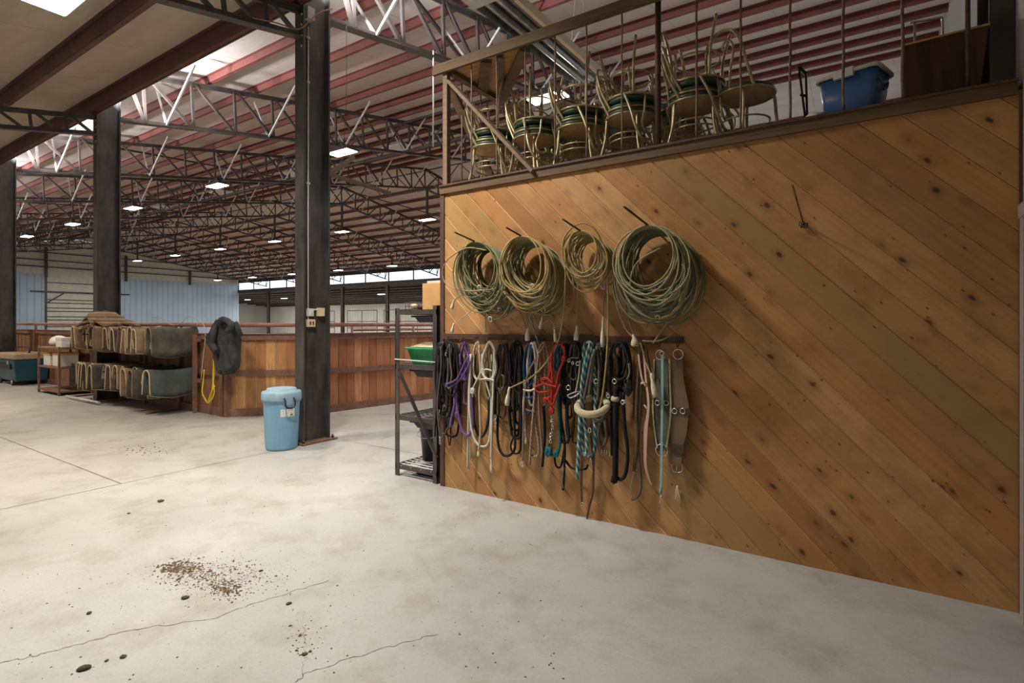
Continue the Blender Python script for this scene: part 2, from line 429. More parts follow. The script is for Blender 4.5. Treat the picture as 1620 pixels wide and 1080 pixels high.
floor = struct(MB().box(-76, 4.2, -4.2, 48, -.15, 0).build('floor', M['concrete']))
def strip(pts, w, z=.0015, jit=0):
    m = MB(); pts = [Vector(p) for p in pts]; L = []
    for i, p in enumerate(pts):
        t = (pts[min(i+1, len(pts)-1)]-pts[max(i-1, 0)]).normalized(); nn = Vector((-t.y, t.x, 0))
        ww = w*(1+jit*random.uniform(-.6, .8)); L.append((p+nn*ww/2, p-nn*ww/2))
    for i in range(len(L)-1):
        b = len(m.v); m.v += [Vector((q.x, q.y, z)) for q in (L[i][0], L[i][1], L[i+1][1], L[i+1][0])]; m.face([b, b+1, b+2, b+3])
    return m
strip([(-30, 2.17, 0), (-5.84, 2.17, 0)], .011).build('control_joint', M['concrete_dk'], floor)
strip([(-5.84, -4, 0), (-5.84, 3.0, 0), (-5.84, 4.0, 0)], .008).build('control_joint', M['concrete_dk'], floor)
strip([(-5.6, 4.55, 0), (-3.5, 4.55, 0)], .009).build('control_joint', M['concrete_dk'], floor)
def crack(px, w, seed):
    random.seed(seed); P = [PZ(x, y) for x, y in px]; out = []
    for a, b in zip(P[:-1], P[1:]):
        for j in range(9):
            t = j/9; q = a.lerp(b, t); nn = Vector((-(b-a).y, (b-a).x, 0)).normalized(); out.append(q+nn*random.uniform(-.012, .012))
    out.append(P[-1]); strip(out, w, .0012, .9).build('floor_crack', M['concrete_dk'], floor)
crack([(0,1048),(60,1036),(108,1024),(180,1003),(250,990),(340,978),(382,962),(430,946),(520,918)], .0035, 3)
crack([(465,1078),(490,1062),(560,1040),(640,1016),(692,1003)], .003, 4)
crack([(480,1070),(484,1030),(478,990)], .0015, 5)
random.seed(11)

# arena sand beyond the fence
struct(MB().box(-62.4, -8.0, 5.9, 35.1, .0, .012).build('ground', M['sand']))
struct(MB().box(-120, 40, -60, 90, -.4, -.16).build('ground', M['concrete_x']))

# ---- the diagonal pine tack wall (x -3.32 .. .62, y 3.79 .. 3.93)
XL, XR, ZT = -3.29, .62, 2.74
wm = MB()
def clip(poly, fn):
    out = []
    for i in range(len(poly)):
        a, b = poly[i], poly[(i+1) % len(poly)]; fa, fb = fn(a), fn(b)
        if fa >= 0: out.append(a)
        if (fa >= 0) != (fb >= 0):
            t = fa/(fa-fb); out.append((a[0]+(b[0]-a[0])*t, a[1]+(b[1]-a[1])*t))
    return out
k = int((XL-PHASE)/PITCH)-2
while PHASE+k*PITCH < XR+ZT:
    lo, hi = PHASE+k*PITCH, PHASE+(k+1)*PITCH
    rect = [(XL, 0), (XR, 0), (XR, 2.70), (XL, 2.70)]
    def strip_poly(e):
        p = clip(rect, lambda q: q[0]+q[1]-(lo+e)); return clip(p, lambda q: (hi-e)-(q[0]+q[1])) if len(p) > 2 else []
    outer = strip_poly(.0005); 
    if len(outer) > 2:
        e = .008
        # face set forward, with chamfered long edges
        def depth(q): 
            s_ = q[0]+q[1]; return .008 if (s_-lo < .002 or hi-s_ < .002) else 0
        mid = strip_poly(e)
        if len(mid) > 2:
            b = len(wm.v); wm.v += [Vector((q[0], WY, q[1])) for q in mid]; wm.face(list(range(b, b+len(mid))))
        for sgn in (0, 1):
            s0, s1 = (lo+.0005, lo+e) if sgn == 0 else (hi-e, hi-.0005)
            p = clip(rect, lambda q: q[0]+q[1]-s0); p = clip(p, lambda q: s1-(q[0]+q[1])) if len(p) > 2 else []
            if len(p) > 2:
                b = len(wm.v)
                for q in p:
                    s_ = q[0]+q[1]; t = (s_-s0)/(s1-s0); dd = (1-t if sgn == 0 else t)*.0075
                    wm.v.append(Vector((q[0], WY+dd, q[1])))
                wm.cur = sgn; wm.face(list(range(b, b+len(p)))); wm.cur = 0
    k += 1
wm.build('_front', [M['pine'], M['pine_edge_lit']])
front = bpy.data.objects['_front']; front.name = 'wall_front'; struct(front)
MB().box(XL, XR, WY+.0075, WY+.13, 0, 2.70).build('framing', M['trim_dark'], front)
struct(MB().box(-3.33, XR-.02, WY-.022, WY+.15, 2.675, 2.74).build('trim_1', M['timber_x']))          # cap board of the wall
struct(MB().box(-3.33, XR-.02, WY-.035, WY+.15, 2.74, 2.755).build('trim_2', M['trim_dark']))
struct(MB().box(-3.335, -3.29, WY-.012, WY+.14, 0, 2.675).build('trim_3', M['trim_dark']))
struct(MB().box(XR-.014, XR, WY-.012, WY+.0, .0, 2.675).build('trim_4', M['trim_dark']))
struct(MB().box(-3.33, -3.21, WY+.14, 8.2, 0, 2.62).build('wall_side', M['trim_dark']))
struct(MB().box(-3.33, XE, 8.2, 8.32, 0, 2.62).build('wall_rear', M['trim_dark']))
struct(MB().box(-3.33, XE, WY+.15, 8.32, 2.62, 2.74).build('ceiling_tack_room', M['timber']))
# ---- right wall with its doorway
struct(MB().box(XR, XR+.12, 3.70, 3.95, 0, 5.2).build('wall_right', M['whitewall']))
struct(MB().box(XR-.018, XR+.0, 3.655, 3.745, 0, 2.03).build('trim_5', M['whitewall']))
struct(MB().box(XR-.022, XR+.0, 2.55, 3.76, 2.03, 2.10).build('trim_6', M['whitewall']))
struct(MB().box(XR, XR+.12, 2.3, 2.65, 0, 5.2).build('wall_right_jamb', M['whitewall']))
struct(MB().box(XR, XR+.12, -4.1, 2.3, 0, 5.2).build('wall_right_near', M['whitewall']))
struct(MB().box(XR, XR+.12, 2.65, 3.70, 2.05, 5.2).build('wall_right_lintel', M['whitewall']))
for nm, bb in (('wall_dark_room_back', (2.2, 2.3, 2.3, 3.9, 0, 2.4)), ('wall_dark_room_far', (XR+.12, 2.2, 3.8, 3.9, 0, 2.4)), ('wall_dark_room_near', (XR+.12, 2.2, 2.4, 2.5, 0, 2.4)), ('ceiling_dark_room', (XR+.12, 2.3, 2.4, 3.9, 2.4, 2.5))):
    struct(MB().box(*bb).build(nm, M['trim_dark']))
# ---- end gable wall behind the loft with a tall window
struct(MB().box(XE, XE+.1, 3.95, 9.1, 0, 7.6).build('wall_end_near', M['siding_we']))
struct(MB().box(XE, XE+.1, 11.0, 19, 0, 9.6).build('wall_end_pier', M['siding_we']))
struct(MB().box(XE, XE+.1, 27.5, 35.2, 0, 9.6).build('wall_end_far', M['siding_we']))
struct(MB().box(XE, XE+.1, 19, 27.5, 5.6, 9.6).build('wall_end_header', M['siding_we']))
struct(MB().box(XE, XE+.1, 9.1, 11.0, 6.9, 9.0).build('wall_end_lintel', M['siding_we']))
struct(MB().box(XE, XE+.1, 9.1, 11.0, 0, 2.9).build('wall_end_sill', M['siding_we']))
w = struct(MB().box(XE+.03, XE+.04, 9.1, 11.0, 2.9, 6.9).build('window_1', M['glass']))
fm = MB()
for y in (9.1, 10.02, 10.94): fm.box(XE, XE+.06, y, y+.06, 2.9, 6.9)
fm.box(XE, XE+.06, 9.1, 11.0, 2.9, 2.96); fm.box(XE, XE+.06, 9.1, 11.0, 6.84, 6.9)
fm.build('window_frame', M['galv'], w)
# ---- far gable wall
m = MB(); zs = 5.87
struct(MB().box(XF-.12, XF, 3.9, 17.24, 0, zs).build('wall_far_left', M['siding_blue']))
struct(MB().box(XF-.12, XF, 22.4, 35.2, 0, zs).build('wall_far_right', M['siding_blue']))
g = MB(); g.prism([(XF-.15, 3.9, zs-.05), (XF-.15, 35.2, zs-.05), (XF-.15, 35.2, roofz(35.2)+.2), (XF-.15, RIDGE, roofz(RIDGE)+.2), (XF-.15, 3.9, roofz(3.9)+.2)], (-.1, 0, 0))
struct(g.build('wall_far_gable', M['insul_g']))
gm_ = MB()
for z in (6.5, 7.1, 7.8, 8.5):
    ylo = 4.5+(max(0, z-6.5)/PIT); gm_.box(XF-.1, XF, ylo, 2*RIDGE-ylo, z, z+.08)
for y in (10.6, 17.2, 23.5, 29.6): gm_.box(XF-.02, XF+.12, y, y+.2, 5.6, roofz(y)-.3)
struct(gm_.build('trim_7', M['steel']))
# sliding barn door of the far wall: insulation panel with horizontal girts, hung from a track
bd = thing('sliding_barn_door', 'wide pale slatted sliding barn door in the far grey-blue end wall', 'door', (XF, 19.8, 0))
MB().box(XF-.1, XF-.04, 17.24, 22.4, .05, 5.9).build('door_panel', M['insul_g'], bd)
for z in (.6, 1.1, 1.7, 2.0, 2.5, 2.8, 3.25, 3.55, 5.1): MB().box(XF-.04, XF+.03, 17.3, 22.35, z, z+.07).build('horizontal_rail', M['steel'], bd)
for y in (17.3, 22.3): MB().box(XF-.04, XF+.05, y-.08, y+.08, .05, 5.9).build('stile', M['steel'], bd)
MB().box(XF, XF+.12, 16.2, 23.9, 4.22, 4.36).build('track', M['steel'], bd)
MB().bar((XF+.03, 17.4, 3.3), (XF+.03, 18.6, 4.2), .1, .1).build('brace', M['steel'], bd)
# ---- long far side: posts, clerestory, header, lean-to beyond
hd = struct(MB().box(XF, XE, YF-.1, YF+.1, 4.95, 5.32).build('trim_8', M['steel']))
w2 = struct(MB().box(XF, XE, YF, YF+.01, 5.32, 6.12).build('window_2', M['glass']))
struct(MB().box(XF, XE, YF-.08, YF+.1, 6.12, 6.5).build('trim_9', M['steel']))
fr = MB()
for i in range(0, 22): x = XF+i*BAY/2; fr.box(x-.04, x+.04, YF-.05, YF+.05, 5.32, 6.12)
fr.build('mullion', M['steel'], w2)
def sloped(name, x0, x1, ya, za, yb, zb, th, mat):
    return struct(MB().hexa([(x0,ya,za),(x1,ya,za),(x1,yb,zb),(x0,yb,zb),(x0,ya,za+th),(x1,ya,za+th),(x1,yb,zb+th),(x0,yb,zb+th)]).build(name, mat))
sloped('ceiling_lean_far', -76, XE, YF+.1, 5.22, 47.2, 3.95, .1, M['lean_dark'])
pl = MB()
for i in range(9):
    y = YF+.8+i*1.35; z = 5.22-(y-YF)*.1058
    pl.box(-76, XE, y, y+.08, z-.2, z)
struct(pl.build('trim_10', M['steel']))
struct(MB().box(-76, XE, 47, 47.12, 0, 4.0).build('wall_lean_back', M['siding_w']))
struct(MB().box(-76.1, -76, YF, 47.1, 0, 5.3).build('wall_lean_end', M['siding_w']))
struct(MB().box(-76, XF-.12, YF-.1, YF, 0, 5.4).build('wall_lean_return', M['siding_w']))

# ---- arena roof: insulation plane in two slopes
sloped('ceiling_arena_near', XF-.2, XE+.1, 3.95, roofz(3.95)+.22, RIDGE, roofz(RIDGE)+.22, .1, M['insul'])
sloped('ceiling_arena_far', XF-.2, XE+.1, RIDGE, roofz(RIDGE)+.22, YF+.4, roofz(YF+.4)+.22, .1, M['insul'])
pur = []
ys = [3.95+1.136*k for k in range(14)]
ys += [2*RIDGE-y for y in ys[:-1]][::-1]
for y in ys:
    z = roofz(y)+.06
    mm = MB(); x0, x1 = XF, XE
    mm.box(x0, x1, y-.006, y+.006, z, z+.15); mm.box(x0, x1, y, y+.06, z, z+.01); mm.box(x0, x1, y-.06, y, z+.14, z+.15)
    o = mm.build('purlin', M['purlin']); tag(o, 'red oxide steel roof purlin running the length of the arena', 'purlin', 'red purlins under the arena roof')
    pur.append(o)
# labels that tell the near purlins apart are not possible: they look the same

# ---- near lean-to roof over the camera
LP = .2
def leanz(Y): return 5.68-(4.1-Y)*LP
sloped('ceiling_near', -30, XR+.1, -4.1, leanz(-4.1), 4.12, leanz(4.12), .1, M['insul_tan'])
struct(MB().box(-62, XE+.1, 3.86, 3.95, 5.66, roofz(3.95)+.3).build('wall_fascia', M['steel']))
for y, mt, lab in ((4.02, 'strut_red', 'deep dark red eave beam along the tops of the steel columns'), (2.85, 'strut_red', 'dark red purlin crossing the tan ceiling near the square light panel'), (1.68, 'strut_red', 'dark red purlin overhead nearest the camera side of the tan ceiling'), (.5, 'strut_red', 'dark red purlin directly above the camera')):
    z = leanz(y); mm = MB(); h = .23 if y < 4 else .25
    mm.box(-30, XR, y-.008, y+.008, z-h, z); mm.box(-30, XR, y-.0, y+.08, z-h, z-h+.012); mm.box(-30, XR, y-.08, y, z-.012, z)
    if y > 4: mm.box(-30, XR, y+.08, y+.1, z-h-.01, z)
    tag(mm.build('roof_beam', M[mt]), lab, 'roof beam')
# back of the near shed: walls with a wide open doorway that lets the daylight in
struct(MB().box(-30, -8.2, -4.2, -4.1, 0, 4.2).build('wall_back_left', M['siding_w']))
struct(MB().box(-8.2, XR+.1, -4.2, -4.1, 3.1, 4.2).build('wall_back_lintel', M['siding_w']))
struct(MB().box(-6.8, XR+.1, -4.2, -4.1, 0, 3.1).build('wall_back_right', M['siding_w']))
struct(MB().box(-30.1, -30, -4.2, 4.1, 0, 5.7).build('wall_left', M['siding_w']))
struct(MB().box(XF-.1, -30, 3.9, 4.0, 0, 6.0).build('wall_left_far', M['siding_w']))

# ---- columns
def column(x, y0, y1, h, lab, extra=True, nm='steel_column', w=.17):
    t = thing(nm, lab, 'column', (x, y0, 0)); yc = (y0+y1)/2; tf = .022
    MB().box(x-w/2, x+w/2, y0, y0+tf, .02, h).build('flange', M['column'], t)
    MB().box(x-w/2, x+w/2, y1-tf, y1, .02, h).build('flange', M['column'], t)
    MB().box(x-.006, x+.006, y0+tf, y1-tf, .02, h).build('web', M['column'], t)
    if extra:
        MB().box(x-.16, x+.16, y0-.06, y1+.06, 0, .022).build('base_plate', M['rust'], t)
        for dx, dy in ((-.11, -.02), (.11, -.02), (-.11, y1-y0+.02), (.11, y1-y0+.02)):
            MB().lathe((x+dx, y0+dy, .022), [(.016, 0), (.016, .03), (.009, .03), (.009, .045)], 8).build('anchor_bolt', M['iron'], t)
        mm = MB()
        for i in range(5): mm.lathe((x+w/2-.03, y0-.0, 4.9+i*.13), [(.001, 0), (.013, .0), (.013, .012), (.001, .012)], 8, Matrix.Rotation(math.pi/2, 3, 'X'))
        mm.build('bolt_row', M['galv'], t)
    return t
cols = []
labs = ['dark steel I-beam column beside the blue trash can, with conduit and switch boxes', 'dark steel I-beam column behind the rack of saddle pads', 'dark steel I-beam column at the left edge by the teal tool chest']
for i in range(3):
    cols.append(column(X0-BAY*i, YC0, YC1, 6.3, labs[i]))
for i in range(3, 9):
    pass
column(.60, 3.98, 4.43, 6.4, 'dark steel column rising behind the right end of the loft', True)
farg = 'steel posts along the far open side of the arena'
for i in range(0, 9):
    x = X0-BAY*i+.0
    t = thing('steel_post', 'dark steel post under the far clerestory strip', 'post', (x, YF-.2, 0), farg)
    MB().ibeam((x, YF-.15, 0), (x, YF-.15, 5.0), .3, .25, .03, .03, (0,1,0)).build('shaft', M['steel'], t)
    MB().box(x-.25, x+.25, YF-.4, YF+.1, 0, .03).build('base_plate', M['rust'], t)

# ---- trusses: one prototype at x=0, then copies for each frame
def make_truss():
    t = thing('roof_truss', 'dark steel roof truss with diagonal webs spanning the arena', 'truss', (0,0,0), 'far arena roof trusses')
    zb = lambda Y: 5.4+PIT*((Y-4.5) if Y < RIDGE else (2*RIDGE-Y-4.5))
    D = 1.0; ya, yb = YC1, YF-.3
    for nm, dz in (('bottom_chord', 0), ('top_chord', D)):
        mm = MB()
        for a, b in ((ya, RIDGE), (RIDGE, yb)):
            p, q = (0, a, zb(a)+dz), (0, b, zb(b)+dz)
            s_ = 1 if dz == 0 else -1
            mm.bar(p, q, .15, .014); mm.bar(p, q, .03, .075, (0,0,1), (0, s_*.04))
        mm.build(nm, M['truss'], t)
    # web members; meshes shared by node type
    pan = (RIDGE-ya-.46)/16.0
    ya0 = ya+.46
    for side in (0, 1):
        fy = (lambda y: y) if side == 0 else (lambda y: 2*RIDGE-y)
        for i in range(17):
            y = ya0+i*pan
            if side == 1 and i == 16: continue
            Y = fy(y)
            MB().bar((0, Y, zb(Y)), (0, Y-(.05 if side == 0 else -.05), zb(Y)+D), .05, .05).build('vertical_web', M['truss'], t)
            if i < 16:
                Y2 = fy(y+pan); MB().bar((0, Y-(.0), zb(Y)+D), (0, Y2, zb(Y2)), .05, .055).build('diagonal_web', M['truss'], t)
        Y = fy(ya+.1); Y2 = fy(ya0); MB().bar((0, Y, zb(ya)+D), (0, Y2, zb(ya0)), .05, .055).build('diagonal_web', M['truss'], t)
    return t
truss = make_truss()
# galvanised flange braces reach along the building from the bottom chord up to the purlins
for j in range(13):
    Y = 5.35+j*2.27
    if abs(Y-RIDGE) > .3:
        z = 5.4+PIT*((Y-4.5) if Y < RIDGE else (2*RIDGE-Y-4.5))
        for s_ in (-1, 1): MB().bar((0, Y, z+.03), (s_*.85, Y+.15*(1 if Y < RIDGE else -1), z+1.12), .035, .035).build('flange_brace', M['galv'], truss)
km = kidmap(truss)
tl = ['nearest arena roof truss, starting at the column by the blue trash can', 'second arena roof truss, starting at the column behind the saddle pads', 'third arena roof truss, starting at the leftmost column']
for i in range(9):
    t = truss if i == 0 else copy_tree(truss, None, km)
    t.location = (X0-BAY*i, 0, 0)
    if i < 3:
        t['label'] = tl[i]
        if 'group' in t: del t['group']
        t['group'] = 'far arena roof trusses'
for i, c in enumerate([o for o in bpy.data.objects if o.name.startswith('roof_truss') and 'label' in o]): pass
# shallow trusses of the near lean-to
sl = ['shallow truss over the floor joining the column by the blue trash can', 'shallow truss under the tan ceiling joining the column behind the pads', 'shallow truss under the tan ceiling at the leftmost column']
for i in range(3):
    x = X0-BAY*i; t = thing('lean_to_truss', sl[i], 'truss', (x, YC0, 5.0))
    zb = lambda Y: 5.02-(YC0-Y)*LP
    for nm, dz in (('bottom_chord', 0), ('top_chord', .36)):
        mm = MB(); p, q = (x, -4, zb(-4)+dz), (x, YC0, zb(YC0)+dz); mm.bar(p, q, .12, .014); mm.bar(p, q, .03, .07, (0,0,1), (0, .035 if dz == 0 else -.035)); mm.build(nm, M['truss'], t)
    y = YC0
    while y > -3.6:
        MB().bar((x, y, zb(y)), (x, y-.42, zb(y-.42)+.36), .045, .045).build('diagonal_web', M['truss'], t)
        MB().bar((x, y-.42, zb(y-.42)), (x, y-.46, zb(y-.46)+.36), .04, .04).build('vertical_web', M['truss'], t); y -= .5
# lengthwise bridging between the trusses
for Y, lab in ((12.1, 'lengthwise lattice bridging between trusses on the near roof slope'), (RIDGE+.1, 'lengthwise lattice bridging under the roof ridge'), (27.6, 'lengthwise lattice bridging on the far roof slope')):
    z = 5.4+PIT*((Y-4.5) if Y < RIDGE else (2*RIDGE-Y-4.5))
    t = thing('bridging_lattice', lab, 'bracing', (X0, Y, z))
    for i in range(8):
        xa = X0-BAY*i; mm = MB(); mm.bar((xa, Y, z+.05), (xa-BAY, Y, z+.05), .05, .05); mm.bar((xa, Y, z+.95), (xa-BAY, Y, z+.95), .05, .05)
        for k in range(6):
            xx = xa-BAY*k/6; mm.bar((xx, Y, z+(.05 if k % 2 else .95)), (xx-BAY/6, Y, z+(.95 if k % 2 else .05)), .035, .035)
        mm.build('lattice_bay', M['truss'], t)
# long sag rods crossing the bays
for i in range(1, 8, 2):
    xa = X0-BAY*(i-1)
    for sg, (y1, y2) in enumerate(((6, 19.5), (33.5, 20.2))):
        t = tag(MB().bar((xa, y1, roofz(y1)-.12), (xa-BAY, y2, roofz(y2)-.12), .05, .05).build('cross_brace', M['truss'], None, (xa, y1, 6)), 'long thin diagonal roof brace crossing a bay between trusses', 'brace', 'diagonal roof braces')

# ---- lamps
def lamp_proto():
    t = thing('high_bay_lamp', 'lit rectangular high bay lamp', 'lamp', (0,0,0), 'high bay lamps')
    MB().hexa([(-.42,-.2,0),(.42,-.2,0),(.42,.2,0),(-.42,.2,0),(-.34,-.13,.11),(.34,-.13,.11),(.34,.13,.11),(-.34,.13,.11)]).build('housing', M['steel'], t)
    MB().box(-.39, .39, -.17, .17, -.016, -.001).build('lens', M['lens'], [c for c in bpy.data.objects if c.name == 'housing'][0])
    MB().box(-.12, .12, -.06, .06, .11, .2).build('driver_box', M['black'], t)
    return t
lp = lamp_proto(); lkm = kidmap(lp)
ld = bpy.data.lights.new('lamp_light', 'AREA'); ld.shape = 'RECTANGLE'; ld.size = .78; ld.size_y = .34; ld.energy = ARENA_W; ld.color = NEUT
first = True
def lampat(x, y, z, top, lab, grp, lit=True):
    global first
    t = lp if first else copy_tree(lp, None, lkm); first = False
    t.location = (x, y, z); t['label'] = lab; t['group'] = grp
    if top-z > .25: MB().bar((x, y, z+.2), (x, y, top), .09, .09).build('pendant_stem', M['steel'], t)
    l = bpy.data.objects.new('lamp_light', ld); C.objects.link(l); l.parent = t; l.location = (0, 0, -.03)
    return t
for i, (Y, z, n_, g_) in enumerate(((9.44, 6.0, 8, 'nearest row of high bay lamps'), (19.5, 6.46, 9, 'middle row of high bay lamps under the ridge'), (29.2, 5.8, 9, 'farthest row of high bay lamps'))):
    for k in range(n_):
        x = X0-BAY*k+.45
        lampat(x, Y, z, 5.4+PIT*(min(Y, 2*RIDGE-Y)-4.5), 'lit rectangular high bay lamp in the '+g_.replace('high bay lamps', 'arena lamps'), g_)
ldl = ld.copy(); ldl.energy = LEAN_W
for k, x in enumerate((-43, -34.5, -60, -22, -52, -68)):  # row includes extra lamps added to brighten the shed's back wall
    _l = lampat(x, 39.5, 4.45, 4.6, 'small lit lamp under the dark ceiling beyond the far posts', 'lamps in the far open shed'); [setattr(c, 'data', ldl) for c in children(_l) if c.type == 'LIGHT']
# unlit skylight-like panels between rows
up = tag(MB().box(-.55, .55, -.3, .3, -.03, .03).build('unlit_lamp', M['lens_off'], None, (0,0,0)), 'unlit pale rectangular lamp panel between the lit rows', 'lamp', 'unlit pale lamp panels')
fu = True
for k in range(7):
    for Y in (14.6, 24.5):
        o = up if fu else up.copy()
        if not fu: C.objects.link(o)
        fu = False; o.location = (X0-BAY*(k+.0)-2.8, Y, roofz(Y)-.1)
# square near-ceiling light panels; the pine wall one is added to brighten it
pld = bpy.data.lights.new('panel_light', 'AREA'); pld.shape = 'SQUARE'; pld.size = .55; pld.energy = PANEL_W; pld.color = (1, .94, .87); pld.spread = math.radians(132); plw = pld.copy(); plw.color = (1, .85, .70); plw.energy = PANEL_W*.72
for (x, y), lab in (((-7.2, 1.95), 'bright square light panel on the tan ceiling at the top left corner'), ((-13.5, 1.9), 'bright square light panel further left on the tan ceiling'), ((-19.8, 1.9), 'bright square light panel farthest left on the tan ceiling'), ((-3.7, 2.1), 'added light panel out of view overhead, brightening the left of the pine wall')):
    z = leanz(y)-.34
    t = thing('light_panel', lab, 'ceiling light', (x, y, z))
    MB().box(x-.31, x+.31, y-.31, y+.31, z, z+.06).build('housing', M['galv'], t)
    MB().box(x-.29, x+.29, y-.29, y+.29, z-.012, z-.001).build('lens', M['panel_lens'], t)
    l = bpy.data.objects.new('panel_light', plw if x < -5 else pld); C.objects.link(l); l.parent = t; l.location = (0,0,-.03)
# eave floodlights tucked behind the eave beam, shining up on the arena roof
eld = bpy.data.lights.new('eave_light', 'AREA'); eld.shape = 'DISK'; eld.size = .25; eld.energy = EAVE_W; eld.color = (.95, .97, 1)
for i in range(0, 7):
    x = X0-BAY*i+.4; t = thing('eave_floodlight', 'small upward floodlight tucked behind the eave beam beside a column', 'lamp', (x, 4.28, 5.75), 'eave floodlights')
    MB().lathe((x, 4.28, 5.68), [(.0,0),(.08,.0),(.14,.06),(.14,.075),(.12,.075),(.12,.06),(0,.055)], 18).build('housing', M['steel'], t)
    MB().box(x-.02, x+.02, 4.0, 4.2, 5.68, 5.72).build('arm', M['steel'], t)
    l = bpy.data.objects.new('eave_light', eld); C.objects.link(l); l.parent = t; l.location = (0, 0, .02); l.rotation_euler = (math.pi-.8, 0, 0)
# tubular radiant heater above the loft
t = thing('tube_heater', 'long grey tube heater with bent metal reflector hanging above the loft corner', 'heater', (-3.5, 4.8, 5.0))
pr = [(-.2, -.02), (-.17, .07), (-.07, .12), (.07, .12), (.17, .07), (.2, -.02)]
mm = MB()
for a, b in zip(pr[:-1], pr[1:]):
    mm.hexa([(-3.5+a[0], 4.75, 5+a[1]), (-3.5+b[0], 4.75, 5+b[1]), (-3.5+b[0], 7.2, 5+b[1]), (-3.5+a[0], 7.2, 5+a[1]), (-3.5+a[0], 4.75, 5.008+a[1]), (-3.5+b[0], 4.75, 5.008+b[1]), (-3.5+b[0], 7.2, 5.008+b[1]), (-3.5+a[0], 7.2, 5.008+a[1])])
mm.build('reflector', M['tube_ref'], t)
mm = MB(); mm.tube([(-3.56, 4.6, 5.02), (-3.56, 7.15, 5.02)], .045, 12); mm.tube([(-3.41, 4.6, 5.02), (-3.41, 7.15, 5.02)], .045, 12); mm.build('burner_tube', M['tube_ref'], t)
MB().box(-3.27, -3.22, 4.9, 7.25, 4.98, 5.08).build('side_rail', M['cream_pl'], t)
MB().box(-3.68, -3.32, 4.45, 4.72, 4.93, 5.15).build('burner_box', M['galv'], t)
for y in (5.0, 6.9):
    MB().tube([(-3.65, y, 5.12), (-3.5, y, 6.4+.175*(y-5)), (-3.35, y, 5.12)], .004, 4).build('hanger_wire', M['galv'], t)
# cords hanging from the roof
tag(MB().tube([PX(685.5, 80, X0+.05), PX(685, 232, X0+.05)], .012, 6).build('hanging_cord', M['white_pl']), 'white pull cord hanging from the nearest truss left of the loft rail', 'cord')
p = PX(548, 30, X0+.1); tag(MB().tube([p, p+V(0,0,-1.1), p+V(.01,-.08,-2.1)], .004, 5).build('hanging_cord', M['rope_olive']), 'thin dark cord hanging beside the column with the switch boxes', 'cord')
t = thing('timber_bracket', 'pale dusty timber bracket arm fixed behind the column with switch boxes', 'bracket', (X0, 4.6, 3.5))
a = PY(520, 275, 4.55); MB().bar(a, PY(618, 306, 5.6), .03, .05).build('arm', M['timber'], t)
MB().bar(a, PY(560, 248, 5.0), .03, .06).build('brace', M['timber'], t)
# ================================================================ arena fence
def fence(A, B, label, mat, posts, nm='arena_fence', pipe=True):
    A = Vector((A[0], A[1], 0)); B = Vector((B[0], B[1], 0)); d = (B-A).normalized(); L = (B-A).length; nn = Vector((-d.y, d.x, 0))
    if nn.y < 0: nn = -nn
    t = thing(nm, label, 'fence', A)
    up = (0,0,1); z = lambda q, h: q+Vector((0,0,h))
    cuts = [0]+[p for p in posts if 0 < p < L]+[L]
    for a, b in zip(cuts[:-1], cuts[1:]):
        m = MB(); u = a
        while u < b-.02:
            e = min(u+.15, b); off = random.uniform(-.005, .005); g = .004
            p = A+d*(u+g)+nn*(.02+off); q = A+d*(e-g)+nn*(.02+off)
            bb = len(m.v); P = [p, q, q+nn*.03, p+nn*.03]
            m.v += [z(x, .04) for x in P]+[z(x, 1.30) for x in P]
            for f in ((0,3,2,1),(4,5,6,7),(0,1,5,4),(1,2,6,5),(2,3,7,6),(3,0,4,7)):
                m.face([bb+i for i in f], [((u+.003, e-.003)[i % 4 in (1, 2)], (.04, 1.3)[i > 3]) for i in f])
            u = e
        m.build('board_panel', mat, t)
        for h0, h1, nm_ in ((.0, .12, 'bottom_rail'), (.64, .73, 'middle_rail'), (1.22, 1.31, 'top_rail')):
            MB().bar(z(A+d*a, (h0+h1)/2), z(A+d*b, (h0+h1)/2), .045, h1-h0, up).build(nm_, M['fence_rail'], t)
        MB().bar(z(A+d*a+nn*.02, 1.315), z(A+d*b+nn*.02, 1.315), .12, .015, up).build('ledge', M['fence_rail'], t)
    if pipe: MB().tube([z(A, 1.46), z(A+d*L, 1.46)], .035, 10).build('pipe_rail', M['pipe_red'], t)
    for c in cuts:
        m = MB(); q = A+d*min(max(c, .04), L-.04); m.bar(z(q-nn*.01, 0), z(q-nn*.01, 1.32), .075, .075, (0,1,0)); m.tube([z(q, 1.3), z(q, 1.46)], .025, 8)
        m.build('post', M['fence_rail'], t)
    return t
P0, P1, P2 = (-8.6, 4.62), (-7.62, 5.72), (-7.18, 8.6)
fence((-26, 4.86), (-8.62, 4.64), 'long brown board fence with red pipe rail behind the saddle pad rack', M['fence_b'], [2.2, 5.2, 8.1, 11.2, 14.3, 15.9])
fence(P0, P1, 'amber board fence corner panel behind the blue trash can', M['fence_a'], [])
fence(P1, P2, 'reddish board fence panel seen between the column and the metal shelf rack', M['fence_c'], [])
fence(P2, (-7.6, 14.0), 'reddish board fence curving away behind the metal shelf rack', M['fence_c'], [2.7], )
# red pipe gate frame behind the fence
t = thing('pipe_gate', 'red pipe gate standing just behind the reddish fence', 'gate', (-7.9, 8.0, 0))
mm = MB()
for z in (.5, .9, 1.36, 1.46): mm.tube([(-7.95, 6.6, z), (-7.6, 9.4, z)], .02, 8)
mm.build('pipe_bars', M['pipe_red'], t)
for y, x in ((6.6, -7.95), (8.0, -7.775), (9.4, -7.6)): MB().tube([(x, y, 0), (x, y, 1.46)], .024, 8).build('upright', M['pipe_red'], t)
